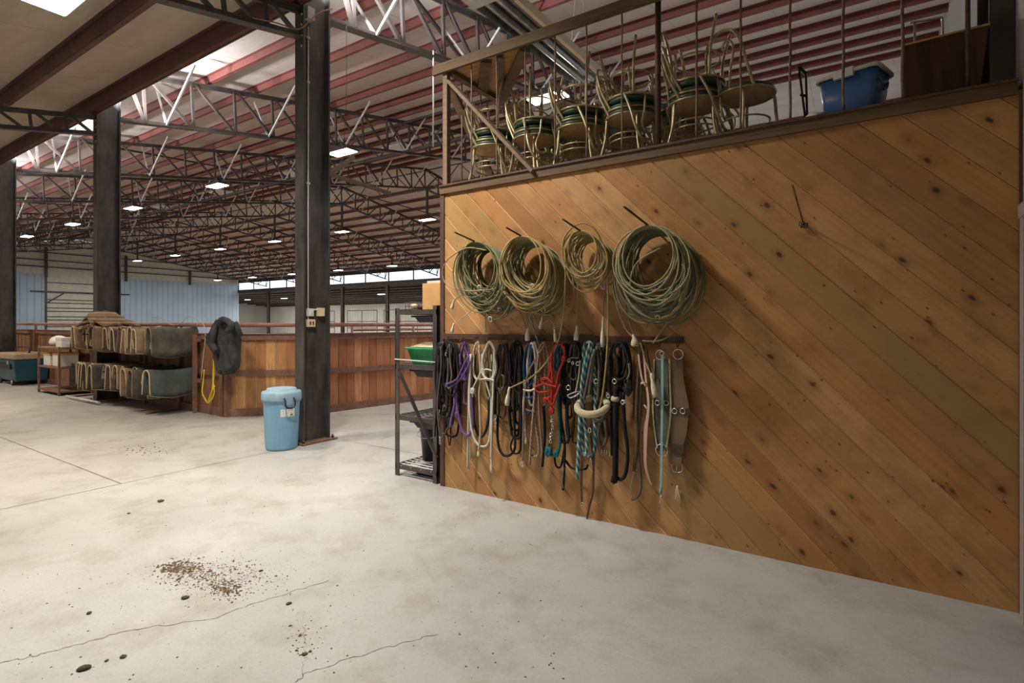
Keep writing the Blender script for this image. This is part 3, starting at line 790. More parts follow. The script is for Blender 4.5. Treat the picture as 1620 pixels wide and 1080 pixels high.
# white pipe panels far inside the arena
for k, (x, y) in enumerate(((-30, 33), (-36, 33.4), (-24, 33), (-47, 33.6), (-41, 33.5))):
    t = thing('corral_panel', 'dark pipe corral panel at the far side of the arena', 'panel', (x, y, 0), 'corral panels at the far side')
    mm = MB()
    for z in (.4, 1.0, 1.6, 2.6): mm.tube([(x, y, z), (x+4, y, z)], .03, 6)
    mm.build('pipe_bars', M['steel'], t)
    for dx in (0, 2, 4): MB().tube([(x+dx, y, 0), (x+dx, y, 2.6)], .03, 6).build('upright', M['steel'], t)

# ================================================================ trash can
c = PZ(446, 711); c = Vector((-6.0, 3.79, 0))
_r = ray(445.5, 510); c = _r*(6.5); c.z = 0
t = thing('trash_can', 'light blue round plastic trash can with lid standing against the dark column', 'trash can', c)
MB().lathe(c, [(.165,0),(.175,.01),(.18,.03),(.205,.6),(.21,.62),(.0,.62)], 40).build('body', M['can'], t)
m = MB().lathe(c, [(.20,.575),(.222,.575),(.226,.60),(.224,.665),(.214,.685),(.17,.69),(.165,.715),(.15,.722),(.0,.724)], 40).build('lid', M['canlid'], t)
MB().lathe(c, [(.207,.555),(.214,.56),(.214,.575),(.207,.58)], 40).build('rim_band', M['can'], t)
v = Vector((-c.x, -c.y, 0)).normalized(); v = Matrix.Rotation(.36, 3, 'Z') @ v; s = Vector((-v.y, v.x, 0))
h = MB(); o_ = c+v*.222
h.tube(smooth([o_+s*-.055+V(0,0,.62), o_+s*-.055+v*.035+V(0,0,.60), o_+s*-.05+v*.045+V(0,0,.53), o_+v*.045+V(0,0,.505), o_+s*.05+v*.045+V(0,0,.53), o_+s*.055+v*.035+V(0,0,.60), o_+s*.055+V(0,0,.62)]), .009, 8)
h.build('handle', M['black'], t)
MB().hexa([c+v*.2+s*-.04+V(0,0,.545), c+v*.2+s*.04+V(0,0,.545), c+v*.235+s*.04+V(0,0,.545), c+v*.235+s*-.04+V(0,0,.545), c+v*.2+s*-.04+V(0,0,.63), c+v*.2+s*.04+V(0,0,.63), c+v*.235+s*.04+V(0,0,.63), c+v*.235+s*-.04+V(0,0,.63)]).build('latch', M['canlid'], t)
lm = MB(); n_ = 8; R_ = .2025
for i in range(n_):
    a0, a1 = -.42+.84*i/n_, -.42+.84*(i+1)/n_
    def pt(a, z): d_ = v*math.cos(a)+s*math.sin(a); return c+d_*((.18+.025*(z-.03)/.57)+.0025)+V(0,0,z)
    b = len(lm.v); lm.v += [pt(a0,.40), pt(a1,.40), pt(a1,.49), pt(a0,.49)]; lm.face([b,b+1,b+2,b+3], None, True)
_st = lm.build('sticker', M['white_pl'], t)
lm = MB()
for (a0, a1, z0, z1) in ((-.3,.05,.462,.47),(-.3,.2,.444,.45),(.12,.3,.41,.43)):
    def pt(a, z): d_ = v*math.cos(a)+s*math.sin(a); return c+d_*((.18+.025*(z-.03)/.57)+.004)+V(0,0,z)
    b = len(lm.v); lm.v += [pt(a0,z0), pt(a1,z0), pt(a1,z1), pt(a0,z1)]; lm.face([b,b+1,b+2,b+3])
lm.build('print', M['rope_grey'], _st)

# ================================================================ boxes and conduit on the near column
xf = X0-.006; yw = 4.165
t = thing('electrical_conduit', 'thin white conduit running down the near column to its outlet boxes', 'conduit', (xf, yw, 1.5))
xw = X0+.014
def colp(px, py): return PX(px, py, xw)
cx_ = colp(487.5, 400)
MB().tube([(xw, cx_.y, colp(487, 507).z), (xw, cx_.y, 5.2)], .009, 8).build('pipe', M['white_pl'], t)
mm = MB()
for py in (60, 130, 290): q = colp(488, py); mm.box(xw-.012, xw+.012, cx_.y-.022, cx_.y+.022, q.z-.012, q.z+.012)
mm.build('strap', M['galv'], t)
def colbox(nm, lab, px0, px1, py0, py1, dep, mat, cat):
    a = colp(px0, py1); b = colp(px1, py0)
    t = thing(nm, lab, cat, (xf, (a.y+b.y)/2, a.z))
    MB().box(X0+.0065, xw+dep, a.y, b.y, a.z, b.z).build('box', M[mat], t, bevel=.003)
    return t, a, b
t, a, b = colbox('switch_box', 'small grey-white switch box on the near column, at the end of the conduit', 485, 493, 488, 500, .045, 'white_pl', 'switch box')
MB().box(xw+.045, xw+.06, (a.y+b.y)/2-.006, (a.y+b.y)/2+.006, (a.z+b.z)/2-.012, (a.z+b.z)/2+.012).build('toggle', M['galv'], t)
t, a, b = colbox('junction_box', 'cream square junction box on the near column, right of the switch box', 501, 510, 487, 500, .05, 'cream_pl', 'junction box')
MB().box(X0+.0065, xw+.02, a.y-.06, a.y, b.z-.03, b.z-.015).build('nipple', M['white_pl'], t)
t, a, b = colbox('outlet_box', 'beige double outlet box on the near column, below the switch box', 484, 496, 505, 517, .04, 'cream_pl', 'outlet')
for s_ in (-1, 1): MB().box(xw+.04, xw+.046, (a.y+b.y)/2+s_*.02-.012, (a.y+b.y)/2+s_*.02+.012, (a.z+b.z)/2-.022, (a.z+b.z)/2+.022).build('socket', M['fence_rail'], t)
mm = MB(); mm.box(X0+.0065, X0+.09, 4.17, 4.27, 5.27, 5.42); tag(mm.build('junction_box', M['galv']), 'grey junction box high on the near column at the top of the conduit', 'junction box')
tag(MB().tube(smooth([PX(400, 28, X0+.1), PX(436, 36, X0+.1), PX(470, 46, X0+.1), PX(487, 36, X0+.1), PX(505, 20, X0+.1), PX(526, 14, X0+.1)], 6), .008, 6).build('electric_cable', M['rope_mauve']), 'pinkish cable looping across the top of the near column', 'cable')

# ================================================================ saddle pad rack
t = thing('saddle_pad_rack', 'dark pipe rack with two tiers of arms fixed to the fence under the saddle pads', 'rack', (-11.2, 4.35, 0))
for z in (1.31, .64):
    MB().bar((-13.2, 4.58, z-.1), (-9.3, 4.58, z-.1), .04, .06).build('back_rail', M['fence_rail'], t)
for x in (-13.1, -11.2, -9.4): MB().bar((x, 4.55, 0), (x, 4.55, 1.3), .05, .05).build('upright', M['fence_rail'], t)
MB().tube([(-13.3, 4.0, .05), (-11.7, 4.0, .05)], .02, 8).build('floor_bar', M['galv'], t)
for x in (-13.1, -11.9, -9.9): MB().bar((x, 4.0, .05), (x, 4.55, .05), .03, .03).build('foot', M['fence_rail'], t)
padg = {0: 'upper tier of saddle pads', 1: 'lower tier of saddle pads'}
def pad(x, y0, y1, zt, hw, hL, hR, mat, edge, label, group, sag=.0, thk=.022, lean=0):
    tt = thing('saddle_pad', label, 'saddle pad', (x, (y0+y1)/2, zt), group)
    prof = []
    for i in range(5): prof.append((-hw-.03*(1-i/4)-.0, -hL+(hL-hw)*i/4))
    for i in range(1, 8): a = math.pi-math.pi*i/8; prof.append((hw*math.cos(a), -hw+hw*math.sin(a)))
    for i in range(5): prof.append((hw+.03*(i/4), -hw-(hR-hw)*i/4))
    N = len(prof); K = 9; m = MB(); sd = random.uniform(0, 99)
    def P(i, j, o):
        px_, pz_ = prof[i]; a = prof[max(i-1,0)]; b = prof[min(i+1,N-1)]; tx, tz = b[0]-a[0], b[1]-a[1]; l = math.hypot(tx, tz); nx, nz = -tz/l, tx/l
        v_ = j/(K-1); y = y0+(y1-y0)*v_
        w_ = noise.noise(Vector((px_*6+sd, y*3, pz_*4)))*.018*min(1, abs(pz_)/.12)
        dz = -sag*math.sin(math.pi*v_)+(.025*(v_-.5)**2*4 if sag == 0 else 0)
        ez = -.03*abs(pz_)/.4*math.cos(v_*math.pi*2+sd)
        return Vector((x+px_+nx*o+w_+lean*pz_, y, zt+pz_+nz*o+dz+ez*.5))
    idx = {}
    for o in (0, 1):
        for i in range(N):
            for j in range(K): idx[(o,i,j)] = len(m.v); m.v.append(P(i, j, o*thk))
    for i in range(N-1):
        for j in range(K-1):
            for o in (0, 1): m.face([idx[(o,i,j)], idx[(o,i+1,j)], idx[(o,i+1,j+1)], idx[(o,i,j+1)]], None, True)
        for j in (0, K-1): m.face([idx[(0,i,j)], idx[(0,i+1,j)], idx[(1,i+1,j)], idx[(1,i,j)]])
    for j in range(K-1):
        for i in (0, N-1): m.face([idx[(0,i,j)], idx[(0,i,j+1)], idx[(1,i,j+1)], idx[(1,i,j)]])
    bd_ = m.build('pad_body', M[mat], tt)
    for j in (0,):
        e = MB(); e.tube([P(i, j, thk*.5) for i in range(N)], .012, 6); e.build('edge_binding', M[edge], tt)
    e = MB(); e.tube([P(N-1, j, thk*.5) for j in range(K)], .010, 6); e.build('edge_binding', M[edge], tt)
    return tt
random.seed(5)
kinds_u = [('pad_dark','pad_tan','dark charcoal'),('pad_brown','pad_fleece','brown'),('pad_tan','pad_fleece','tan'),('pad_brown','pad_fleece','brown fleece-lined'),('pad_tan','pad_fleece','tan felt'),('pad_brown','pad_tan','worn brown'),('pad_zig','pad_fleece','zigzag striped'),('pad_dark','pad_fleece','grey'),('pad_tan','pad_fleece','cream-edged tan'),('pad_brown','pad_fleece','narrow brown'),('pad_tan','pad_tan','plain tan'),('pad_brown','pad_fleece','short brown'),('pad_tan','pad_fleece','pale tan'),('pad_dark','pad_brown','boxy dark')]
def ordw(i, n):
    if i == 0: return 'nearest the fence corner'
    if i == n-1: return 'at its far left end'
    return ['','second','third','fourth','fifth','sixth','seventh','eighth','ninth','tenth','eleventh','twelfth','thirteenth','fourteenth','fifteenth','sixteenth','seventeenth'][i]+' from the fence corner'
nU = 18
for i in range(nU):
    x = -9.60-.186*i; mt, ed, nm_ = kinds_u[i if i < 12 else (i-4 if i > 15 else i-8)]
    y0 = 3.94+random.uniform(-.08, .08)+(0 if i else -.02)
    h = .40+random.uniform(-.09, .04)
    pad(x, y0, 4.66 if i == 0 else 4.60, 1.36+random.uniform(-.02, .03), .06+random.uniform(-.012, .012), h, h+(.0 if i else .03), mt, ed, nm_+' saddle pad draped over the upper tier, '+ordw(i, nU), padg[0], 0, .028, random.uniform(-.12, .12) if i else 0)
    MB().bar((x, 4.58, 1.33-.05), (x, 3.97, 1.33-.05), .03, .03).build('arm', M['steel'], t)
kinds_l = [('pad_teal','pad_fleece','dark slate'),('pad_brown','pad_fleece','short brown'),('pad_dark','pad_tan','pinkish-grey edged'),('pad_dark','pad_fleece','grey'),('pad_tan','pad_fleece','thick cream fleece'),('pad_dark','pad_fleece','speckled grey'),('pad_tan','pad_fleece','tan'),('pad_brown','pad_fleece','brown'),('pad_zig','pad_dark','black-and-white patterned'),('pad_brown','pad_fleece','tan-edged'),('pad_tan','pad_fleece','cream-edged'),('pad_dark','pad_dark','black')]
nL = 15
for i in range(nL):
    x = -9.62-.228*i; mt, ed, nm_ = kinds_l[i if i < 9 else (i-3 if i > 11 else i-6)]
    h = .44+random.uniform(-.10, .04); z_ = .70 if i else .73
    pad(x, 3.94+(random.uniform(-.09, .09) if i else -.02), 4.62, z_+random.uniform(-.03, .02), .08+random.uniform(-.01, .02), h, h, mt, ed, nm_+' saddle pad draped over the lower tier, '+ordw(i, nL), padg[1], 0, .028, random.uniform(-.14, .14) if i else 0)
    MB().bar((x, 4.58, .62), (x, 3.97, .62), .03, .03).build('arm', M['steel'], t)
# blankets piled on top of the rack
def blob(name, mat, c, sx, sy, sz, amp=.2, f=2.5, seed=0, parent=None, rz=0, flat=.0, n1=20, n2=12):
    m = MB(); R_ = Matrix.Rotation(rz, 3, 'Z')
    for j in range(n2+1):
        ph = math.pi*j/n2
        for i in range(n1):
            a = 2*math.pi*i/n1; d = Vector((math.sin(ph)*math.cos(a), math.sin(ph)*math.sin(a), math.cos(ph)))
            k = 1+amp*noise.noise(d*f+Vector((seed, seed*2, 0)))
            q = Vector((d.x*sx*k, d.y*sy*k, max(d.z, -1+flat)*sz*k)); m.v.append(Vector(c)+R_ @ q)
    for j in range(n2):
        for i in range(n1):
            i2 = (i+1) % n1; m.face([j*n1+i, j*n1+i2, (j+1)*n1+i2, (j+1)*n1+i], None, True)
    return m.build(name, mat, parent, tuple(c) if parent is None else None)
def drape(name, mat, c, w, d, h, bend, seed, label, group, rz=0, thk=.03):
    # folded blanket lying over the pads: sheet arched over y with drooping sides
    m = MB(); nx, ny = 16, 10; R_ = Matrix.Rotation(rz, 3, 'Z'); c = Vector(c)
    for o in (0, 1):
        for j in range(ny+1):
            for i in range(nx+1):
                u, v_ = i/nx*2-1, j/ny*2-1
                z = h*(1-abs(u)**2.2)-bend*abs(v_)**2.5+.03*noise.noise(Vector((u*2+seed, v_*2, seed)))+o*thk
                z += .012*math.sin(v_*18+seed)
                m.v.append(c+R_ @ Vector((u*w/2, v_*d/2, z)))
    S = (nx+1)*(ny+1)
    for j in range(ny):
        for i in range(nx):
            q = [j*(nx+1)+i, j*(nx+1)+i+1, (j+1)*(nx+1)+i+1, (j+1)*(nx+1)+i]; m.face(q, None, True); m.face([S+k_ for k_ in q], None, True)
    for i in range(nx):
        for j in (0, ny): a = j*(nx+1)+i; m.face([a, a+1, S+a+1, S+a])
    for j in range(ny):
        for i in (0, nx): a = j*(nx+1)+i; m.face([a, a+nx+1, S+a+nx+1, S+a])
    return tag(m.build(name, mat, None, tuple(c)), label, 'blanket', group)
drape('saddle_blanket', M['pad_tan'], (-11.9, 4.25, 1.40), 1.15, .62, .05, .05, 1, 'tan folded blanket at the bottom of the pile on the pad rack', 'blankets piled on the pad rack')
drape('saddle_blanket', M['pad_stripe'], (-11.85, 4.2, 1.46), 1.0, .6, .11, .06, 2, 'brown striped blanket in the middle of the pile on the pad rack', 'blankets piled on the pad rack', .1)
drape('saddle_blanket', M['pad_stripe'], (-12.05, 4.2, 1.53), .85, .55, .16, .10, 3, 'striped brown and grey blanket topmost of the pile on the pad rack', 'blankets piled on the pad rack', -.15)
# ---- small rack with white helmet left of the pads
t = thing('utility_rack', 'low dark metal rack holding a white box left of the saddle pads', 'rack', (-14.5, 4.2, 0))
for x in (-15.05, -13.85):
    for y in (4.05, 4.6): MB().bar((x, y, 0), (x, y, 1.15 if y > 4.3 else 1.0), .035, .035).build('leg', M['fence_rail'], t)
for z in (.06, .55, .95):
    MB().box(-15.07, -13.83, 4.03, 4.62, z, z+.03).build('shelf', M['fence_rail'], t)
tag(blob('riding_helmet', M['white_pl'], (-14.55, 4.25, 1.09), .14, .17, .13, .05, 2, 3, None, 0, .55), 'white helmet on the low rack left of the saddle pads', 'helmet')
for k_, (x, z, w_, h_, lab) in enumerate(((-14.05, .985, .32, .2, 'white carton on the top shelf of the low rack'), (-14.75, .585, .4, .26, 'pale carton on the middle shelf of the low rack, left one'), (-14.2, .585, .4, .28, 'pale carton on the middle shelf of the low rack, right one'))):
    t2 = thing('carton', lab, 'box', (x, 4.25, z), 'cartons on the low rack')
    MB().box(x-w_/2, x+w_/2, 4.1, 4.42, z, z+h_).build('body', M['white_pl'], t2, bevel=.006)
    MB().box(x-w_/2-.004, x+w_/2+.004, 4.096, 4.424, z+h_-.05, z+h_+.004).build('lid', M['card'] if k_ else M['galv'], t2)
# ---- teal tool chest at the left edge
c0 = PZ(38, 610); t = thing('tool_chest', 'dark teal wheeled tool chest with tan lid at the left edge by the column', 'tool chest', (c0.x-.7, c0.y+.0, 0))
bx, by = c0.x-.1, 4.42
MB().hexa([(bx-1.3,by-.3,.1),(bx,by-.3,.1),(bx,by+.3,.1),(bx-1.3,by+.3,.1),(bx-1.3,by-.34,.62),(bx+.03,by-.34,.62),(bx+.03,by+.34,.62),(bx-1.3,by+.34,.62)]).build('body', M['teal_pl'], t, bevel=.02)
MB().box(bx-1.33, bx+.06, by-.37, by+.37, .62, .76).build('lid', M['tan_pl'], t, bevel=.03)
MB().box(bx-1.1, bx-.2, by-.36, by-.33, .38, .52).build('front_recess', M['black'], t, bevel=.01)
MB().tube(smooth([(bx-1.2,by,.76),(bx-1.15,by,.88),(bx-.25,by,.88),(bx-.2,by,.76)], 4), .02, 8).build('handle', M['steel'], t)
for x in (bx-1.15, bx-.2):
    MB().lathe((x, by-.3, .08), [(.02,-.02),(.08,-.02),(.08,.02),(.02,.02)], 18, Matrix.Rotation(math.pi/2, 3, 'X')).build('wheel', M['black'], t)
    MB().lathe((x, by-.325, .08), [(.001,-.005),(.045,-.005),(.045,.005),(.001,.005)], 14, Matrix.Rotation(math.pi/2, 3, 'X')).build('hub_cap', M['galv'], t)
MB().tube([(bx-1.15, by-.28, .08), (bx-1.15, by+.28, .08)], .02, 8).build('axle', M['steel'], t)
MB().box(bx-.35, bx-.3, by-.375, by-.36, .5, .58).build('latch', M['galv'], t)
# ---- black coat hung on the fence corner
t = thing('coat', 'black hooded coat draped over the fence corner rail', 'coat', (-8.75, 4.5, 1.0))
m = MB(); nu, nv = 26, 26
cc = PY(357, 545, 4.52)
def cp(i, j, side):
    u = i/nu*2-1; v_ = j/nv
    pyy = 505+84*v_
    prof = [(0,5,-1),(.06,12,0),(.16,18,0),(.3,23,-2),(.42,22,0),(.6,18,3),(.8,16,5),(.93,13,7),(1,6,8)]
    for a, b in zip(prof[:-1], prof[1:]):
        if a[0] <= v_ <= b[0]:
            k_ = (v_-a[0])/(b[0]-a[0]); hw = a[1]+(b[1]-a[1])*k_; cx = a[2]+(b[2]-a[2])*k_; break
    if u < -.2 and .25 < v_ < .5: hw *= 1+.14*math.sin((v_-.25)/.25*math.pi)
    q = PY(357+cx+u*hw, pyy+3*math.sin(u*5)*v_, 4.50)
    dep = .07*math.sqrt(max(0, 1-u*u))+.045*abs(math.sin(u*6.5+v_*2.5+2.5*noise.noise(Vector((u*1.5, v_*2.5, 1)))))*(.5+.8*v_)+.025*noise.noise(Vector((u*8, v_*5, 3)))
    q.y += (-dep-.02) if side == 0 else .03
    return q
for s_ in (0, 1):
    for j in range(nv+1):
        for i in range(nu+1): m.v.append(cp(i, j, s_))
S = (nu+1)*(nv+1)
for j in range(nv):
    for i in range(nu):
        q = [j*(nu+1)+i, j*(nu+1)+i+1, (j+1)*(nu+1)+i+1, (j+1)*(nu+1)+i]; m.face(q, None, True); m.face([S+k_ for k_ in q], None, True)
for i in range(nu):
    for j in (0, nv): a = j*(nu+1)+i; m.face([a, a+1, S+a+1, S+a])
for j in range(nv):
    for i in (0, nu): a = j*(nu+1)+i; m.face([a, a+nu+1, S+a+nu+1, S+a])
m.build('coat_body', M['cloth_black'], t)
sl = MB(); pts = smooth([PY(341, 514, 4.38), PY(338, 530, 4.34), PY(337, 545, 4.34), PY(343, 556, 4.33)], 6)
sl.tube(pts, .055, 10, False, [1-.02*i*.6 for i in range(len(pts))]); sl.build('sleeve', M['cloth_black'], t)
sl = MB(); pts = smooth([PY(372, 510, 4.4), PY(377, 522, 4.42), PY(380, 529, 4.46)], 6); sl.tube(pts, .04, 10); sl.build('sleeve', M['cloth_black'], t)
sl = MB(); pts = smooth([PY(347, 510, 4.36), PY(352, 505, 4.34), PY(361, 508, 4.34), PY(366, 516, 4.33), PY(360, 524, 4.33)], 6); sl.tube(pts, .045, 10); sl.build('hood', M['cloth_black'], t)
# ---- yellow hose
t = thing('yellow_hose', 'thin yellow hose looped over the fence rail left of the black coat', 'hose', (-9.2, 4.5, .7))
hp = [(336,520),(337,514),(340,513),(342,517),(341,530),(340,560),(339,590),(336,615),(333,632),(329,637),(325,632),(320,620),(322,600),(323,585)]
MB().tube(smooth([PY(x, y, 4.44-.02*(k_ % 2)) for k_, (x, y) in enumerate(hp)], 5), .011, 7).build('hose_loop', M['yellow'], t)
hp = [(337,516),(338,540),(338,575),(337,600),(339,618),(336,630),(330,634),(334,622),(340,610)]
MB().tube(smooth([PY(x, y, 4.41) for x, y in hp], 5), .009, 7).build('hose_loop', M['yellow'], t)
tag(MB().tube(smooth([PY(x, y, 4.5) for x, y in ((318,600),(322,560),(325,530),(320,510),(300,500),(285,512),(270,513),(258,504),(240,502))], 6), .006, 6).build('lead_rope', M['rope_cream']), 'thin pale rope strung along the fence rail behind the pads', 'rope')

# ================================================================ metal shelf rack by the wall corner
rx0, rx1, ry0, ry1 = -3.94, -3.39, 3.80, 4.42
t = thing('metal_shelf_rack', 'dark angle-iron shelf rack with mesh shelves beside the pine wall', 'shelf rack', (rx0, ry0, 0))
for x in (rx0, rx1):
    for y in (ry0, ry1):
        m = MB(); sx = 1 if x == rx0 else -1; sy = 1 if y == ry0 else -1; hz = 1.64 if x == rx0 else 1.66
        m.box(min(x, x+sx*.055), max(x, x+sx*.055), min(y, y+sy*.006), max(y, y+sy*.006), 0, hz)
        m.box(min(x, x+sx*.006), max(x, x+sx*.006), min(y, y+sy*.055), max(y, y+sy*.055), 0, hz)
        m.build('post', M['column'], t)
for z, tilt in ((.09, 0), (.57, 0), (1.07, 0), (1.60, 0)):
    m = MB()
    m.bar((rx0, ry0+.01, z), (rx1, ry0+.01, z), .012, .045); m.bar((rx0, ry1-.01, z), (rx1, ry1-.01, z), .012, .045)
    m.bar((rx0+.01, ry0, z), (rx0+.01, ry1, z), .012, .045); m.bar((rx1-.01, ry0, z), (rx1-.01, ry1, z), .012, .045)
    m.build('shelf_frame', M['steel'], t)
    m = MB()
    for k_ in range(9): y = ry0+.05+k_*(ry1-ry0-.1)/8; m.bar((rx0, y, z+.018), (rx1, y, z+.018), .022, .006)
    for k_ in range(4): x = rx0+.08+k_*(rx1-rx0-.16)/3; m.bar((x, ry0, z+.012), (x, ry1, z+.012), .008, .006)
    m.build('shelf_slats', M['galv'] if z < .5 else M['steel'], t)
MB().bar((rx0+.05, ry0-.006, 1.04), (rx1-.0, ry0-.006, .25), .012, .04, (0,1,0)).build('diagonal_brace', M['steel'], t)
MB().tube([(rx0, ry0-.004, 1.14), (rx1, ry0-.004, 1.13)], .006, 6).build('guard_wire', M['galv'], t)
def tub(name, lab, cat, cx, cy, z, wx, wy, h, mat, grp=None, lip=.02, tp=.04):
    t = thing(name, lab, cat, (cx, cy, z), grp); m = MB()
    def R(hx, hy, zz): return [(cx-hx, cy-hy, zz), (cx+hx, cy-hy, zz), (cx+hx, cy+hy, zz), (cx-hx, cy+hy, zz)]
    rs = [R(wx/2-tp, wy/2-tp, z), R(wx/2, wy/2, z+h), R(wx/2-.008, wy/2-.008, z+h), R(wx/2-tp-.006, wy/2-tp-.006, z+.012)]
    for r_ in rs: m.v += [Vector(q) for q in r_]
    m.face([3,2,1,0])
    for l in range(3):
        for k_ in range(4): a, b = l*4+k_, l*4+(k_+1) % 4; m.face([a, b, b+4, a+4])
    m.face([12,13,14,15]); m.build('body', M[mat], t, bevel=.006)
    m = MB()
    for a, b in ((0,1),(1,2),(2,3),(3,0)):
        q = R(wx/2+lip/2, wy/2+lip/2, z+h-.01); m.bar(q[a], q[b], lip, .018)
    m.build('rim', M[mat], t, bevel=.004)
    return t
cxr, cyr = (rx0+rx1)/2, (ry0+ry1)/2
t = tub('storage_tub', 'bright green plastic tub on the upper shelf of the metal rack', 'tub', cxr+.02, cyr-.03, 1.095, .44, .40, .16, 'green_pl')
lidm = MB(); z = 1.27
lidm.hexa([(cxr-.18,cyr-.2,z-.01),(cxr+.22,cyr-.2,z-.01),(cxr+.22,cyr+.14,z-.01),(cxr-.18,cyr+.14,z-.01),(cxr-.06,cyr-.12,z+.035),(cxr+.16,cyr-.14,z+.02),(cxr+.16,cyr+.06,z+.03),(cxr-.06,cyr+.06,z+.035)])
lidm.build('folded_sack', M['pad_fleece'], t)
tub('black_tray', 'shallow black rubber tray hung under the upper shelf of the metal rack', 'tray', cxr+.05, cyr, .965, .40, .42, .075, 'black', 'black trays of the metal rack')
tub('black_tray', 'shallow black rubber tray hung under the top shelf of the metal rack', 'tray', cxr+.06, cyr, 1.50, .38, .42, .07, 'black', 'black trays of the metal rack')
tub('black_tray', 'shallow black rubber tray hung under the middle shelf of the metal rack', 'tray', cxr+.05, cyr, .46, .40, .42, .075, 'black', 'black trays of the metal rack')
tub('black_tray', 'shallow black rubber tray under the bottom shelf of the metal rack', 'tray', cxr+.05, cyr, .0, .38, .42, .06, 'black', 'black trays of the metal rack')
t = thing('bucket', 'tall black bucket on the bottom shelf of the metal rack', 'bucket', (cxr-.08, cyr+.02, .115))
MB().lathe((cxr-.08, cyr+.02, .115), [(.10,0),(.125,.3),(.132,.3),(.132,.315),(.12,.315),(.095,.015),(0,.015)], 24).build('body', M['black'], t)
MB().tube(smooth([(cxr-.21,cyr+.02,.41),(cxr-.20,cyr-.08,.37),(cxr-.08,cyr-.12,.35),(cxr+.04,cyr-.08,.37),(cxr+.05,cyr+.02,.41)]), .004, 6).build('bail_handle', M['galv'], t)
a = PY(675.5, 487, 4.0); b = PY(697, 445, 4.0)
t = thing('cardboard_box', 'tan cardboard box on top of the metal shelf rack against the pine wall', 'box', (-3.55, 4.1, 1.625))
MB().box(-3.69, -3.37, 3.92, 4.24, 1.625, 1.88).build('carton', M['card'], t, bevel=.004)
MB().box(-3.66, -3.38, 3.95, 4.22, 1.88, 1.905).build('lid', M['galv'], t, bevel=.004)
t = thing('wire_basket', 'low wire basket of odds and ends on top of the metal shelf rack', 'basket', (-3.8, 4.1, 1.625))
m = MB()
for z in (1.63, 1.66, 1.70):
    m.tube([(-3.9,3.9,z),(-3.72,3.9,z),(-3.72,4.3,z),(-3.9,4.3,z)], .003, 4, True)
for k_ in range(8):
    y = 3.9+k_*.057; m.tube([(-3.9,y,1.63),(-3.9,y,1.70)], .003, 4); m.tube([(-3.72,y,1.63),(-3.72,y,1.70)], .003, 4)
m.build('wire_cage', M['steel'], t)
random.seed(3)
for k_ in range(5): blob('contents', M['leather'] if k_ % 2 else M['pad_fleece'], (-3.81+random.uniform(-.03,.03), 3.95+k_*.075, 1.655), .04, .035, .03, .3, 3, k_, t)
# ================================================================ loft railing
rail = thing('loft_railing', 'dusty timber loft railing with thin rod balusters above the pine wall', 'railing', (-3.3, WY, 2.755))
zr = 3.84
def xw_(px): r = ray(px, 500); return r.x/r.y*WY
MB().box(-3.40, 1.2, WY-.045, WY+.045, zr-.02, zr+.02).build('top_rail', M['timber_x'], rail)
MB().box(-3.40, 1.2, WY-.05, WY-.02, zr-.07, zr-.02).build('face_rail', M['timber_x'], rail)
MB().box(-3.34, -3.25, WY-.02, 8.0, zr-.02, zr+.02).build('side_top_rail', M['timber'], rail)
for px, w_ in ((706, .05),):
    x = xw_(px); MB().box(x-w_/2, x+w_/2, WY-.02, WY+.03, 2.755, zr-.02).build('corner_post', M['timber'], rail)
for px in (1041, 1531): 
    x = xw_(px); MB().tube([(x, WY, 2.755), (x, WY, 3.82)], .021 if px < 1100 else .012, 12).build('pipe_post', M['iron'], rail)
for px in (746, 786, 831, 878, 928, 984, 1102, 1172, 1250, 1334, 1428):
    x = xw_(px); z = 2.75; pts = [(x+.0, WY, z+i*.072) for i in range(16)]
    MB().tube([(p[0]+.002*math.sin(i*1.3+px), p[1], p[2]) for i, p in enumerate(pts)], .0065 if px < 1040 else .0085, 6).build('baluster_rod', M['rust'], rail)
for y in (4.05, 4.35, 4.65, 4.95, 5.3, 5.7, 6.2, 6.8, 7.4): MB().tube([(-3.3, y, 2.74), (-3.3, y, zr-.02)], .0065, 6).build('baluster_rod', M['rust'], rail)
a = PY(712, 130, WY-.02); b = PY(845, 272, WY-.02); MB().bar(a, b, .028, .085, (0,1,0)).build('diagonal_brace', M['timber'], rail)
MB().bar((-3.3, WY+.05, 3.72), (-3.3, 4.75, 2.76), .028, .085, (1,0,0)).build('diagonal_brace', M['timber'], rail)
# triangular plywood corner brace lying flat under the top rails
zg = zr-.035
A_ = PZ(706, 106, zg); B_ = Vector((xw_(828), WY+.03, zg)); C_ = Vector((-3.27, 4.62, zg)); A_ = Vector((-3.28, WY+.03, zg))
MB().prism([A_, B_, C_], (0,0,.016)).build('corner_gusset', M['ply'], rail)
for p, q in ((B_, C_),): MB().bar(p+V(0,0,-.03), q+V(0,0,-.03), .09, .045).build('gusset_edge', M['timber'], rail)
MB().bar(A_.lerp(B_, .52)+V(0,0,-.02), C_.lerp(A_, .35)+V(0,0,-.02), .10, .03).build('gusset_cleat', M['timber'], rail)
MB().bar(A_.lerp(B_, .7)+V(0,0,-.02), C_.lerp(B_, .12)+V(0,0,-.02), .05, .03).build('gusset_cleat', M['timber'], rail)
MB().box(-3.26, -3.20, WY+.03, 4.62, zg-.045, zg-.002).build('gusset_cleat', M['timber'], rail)

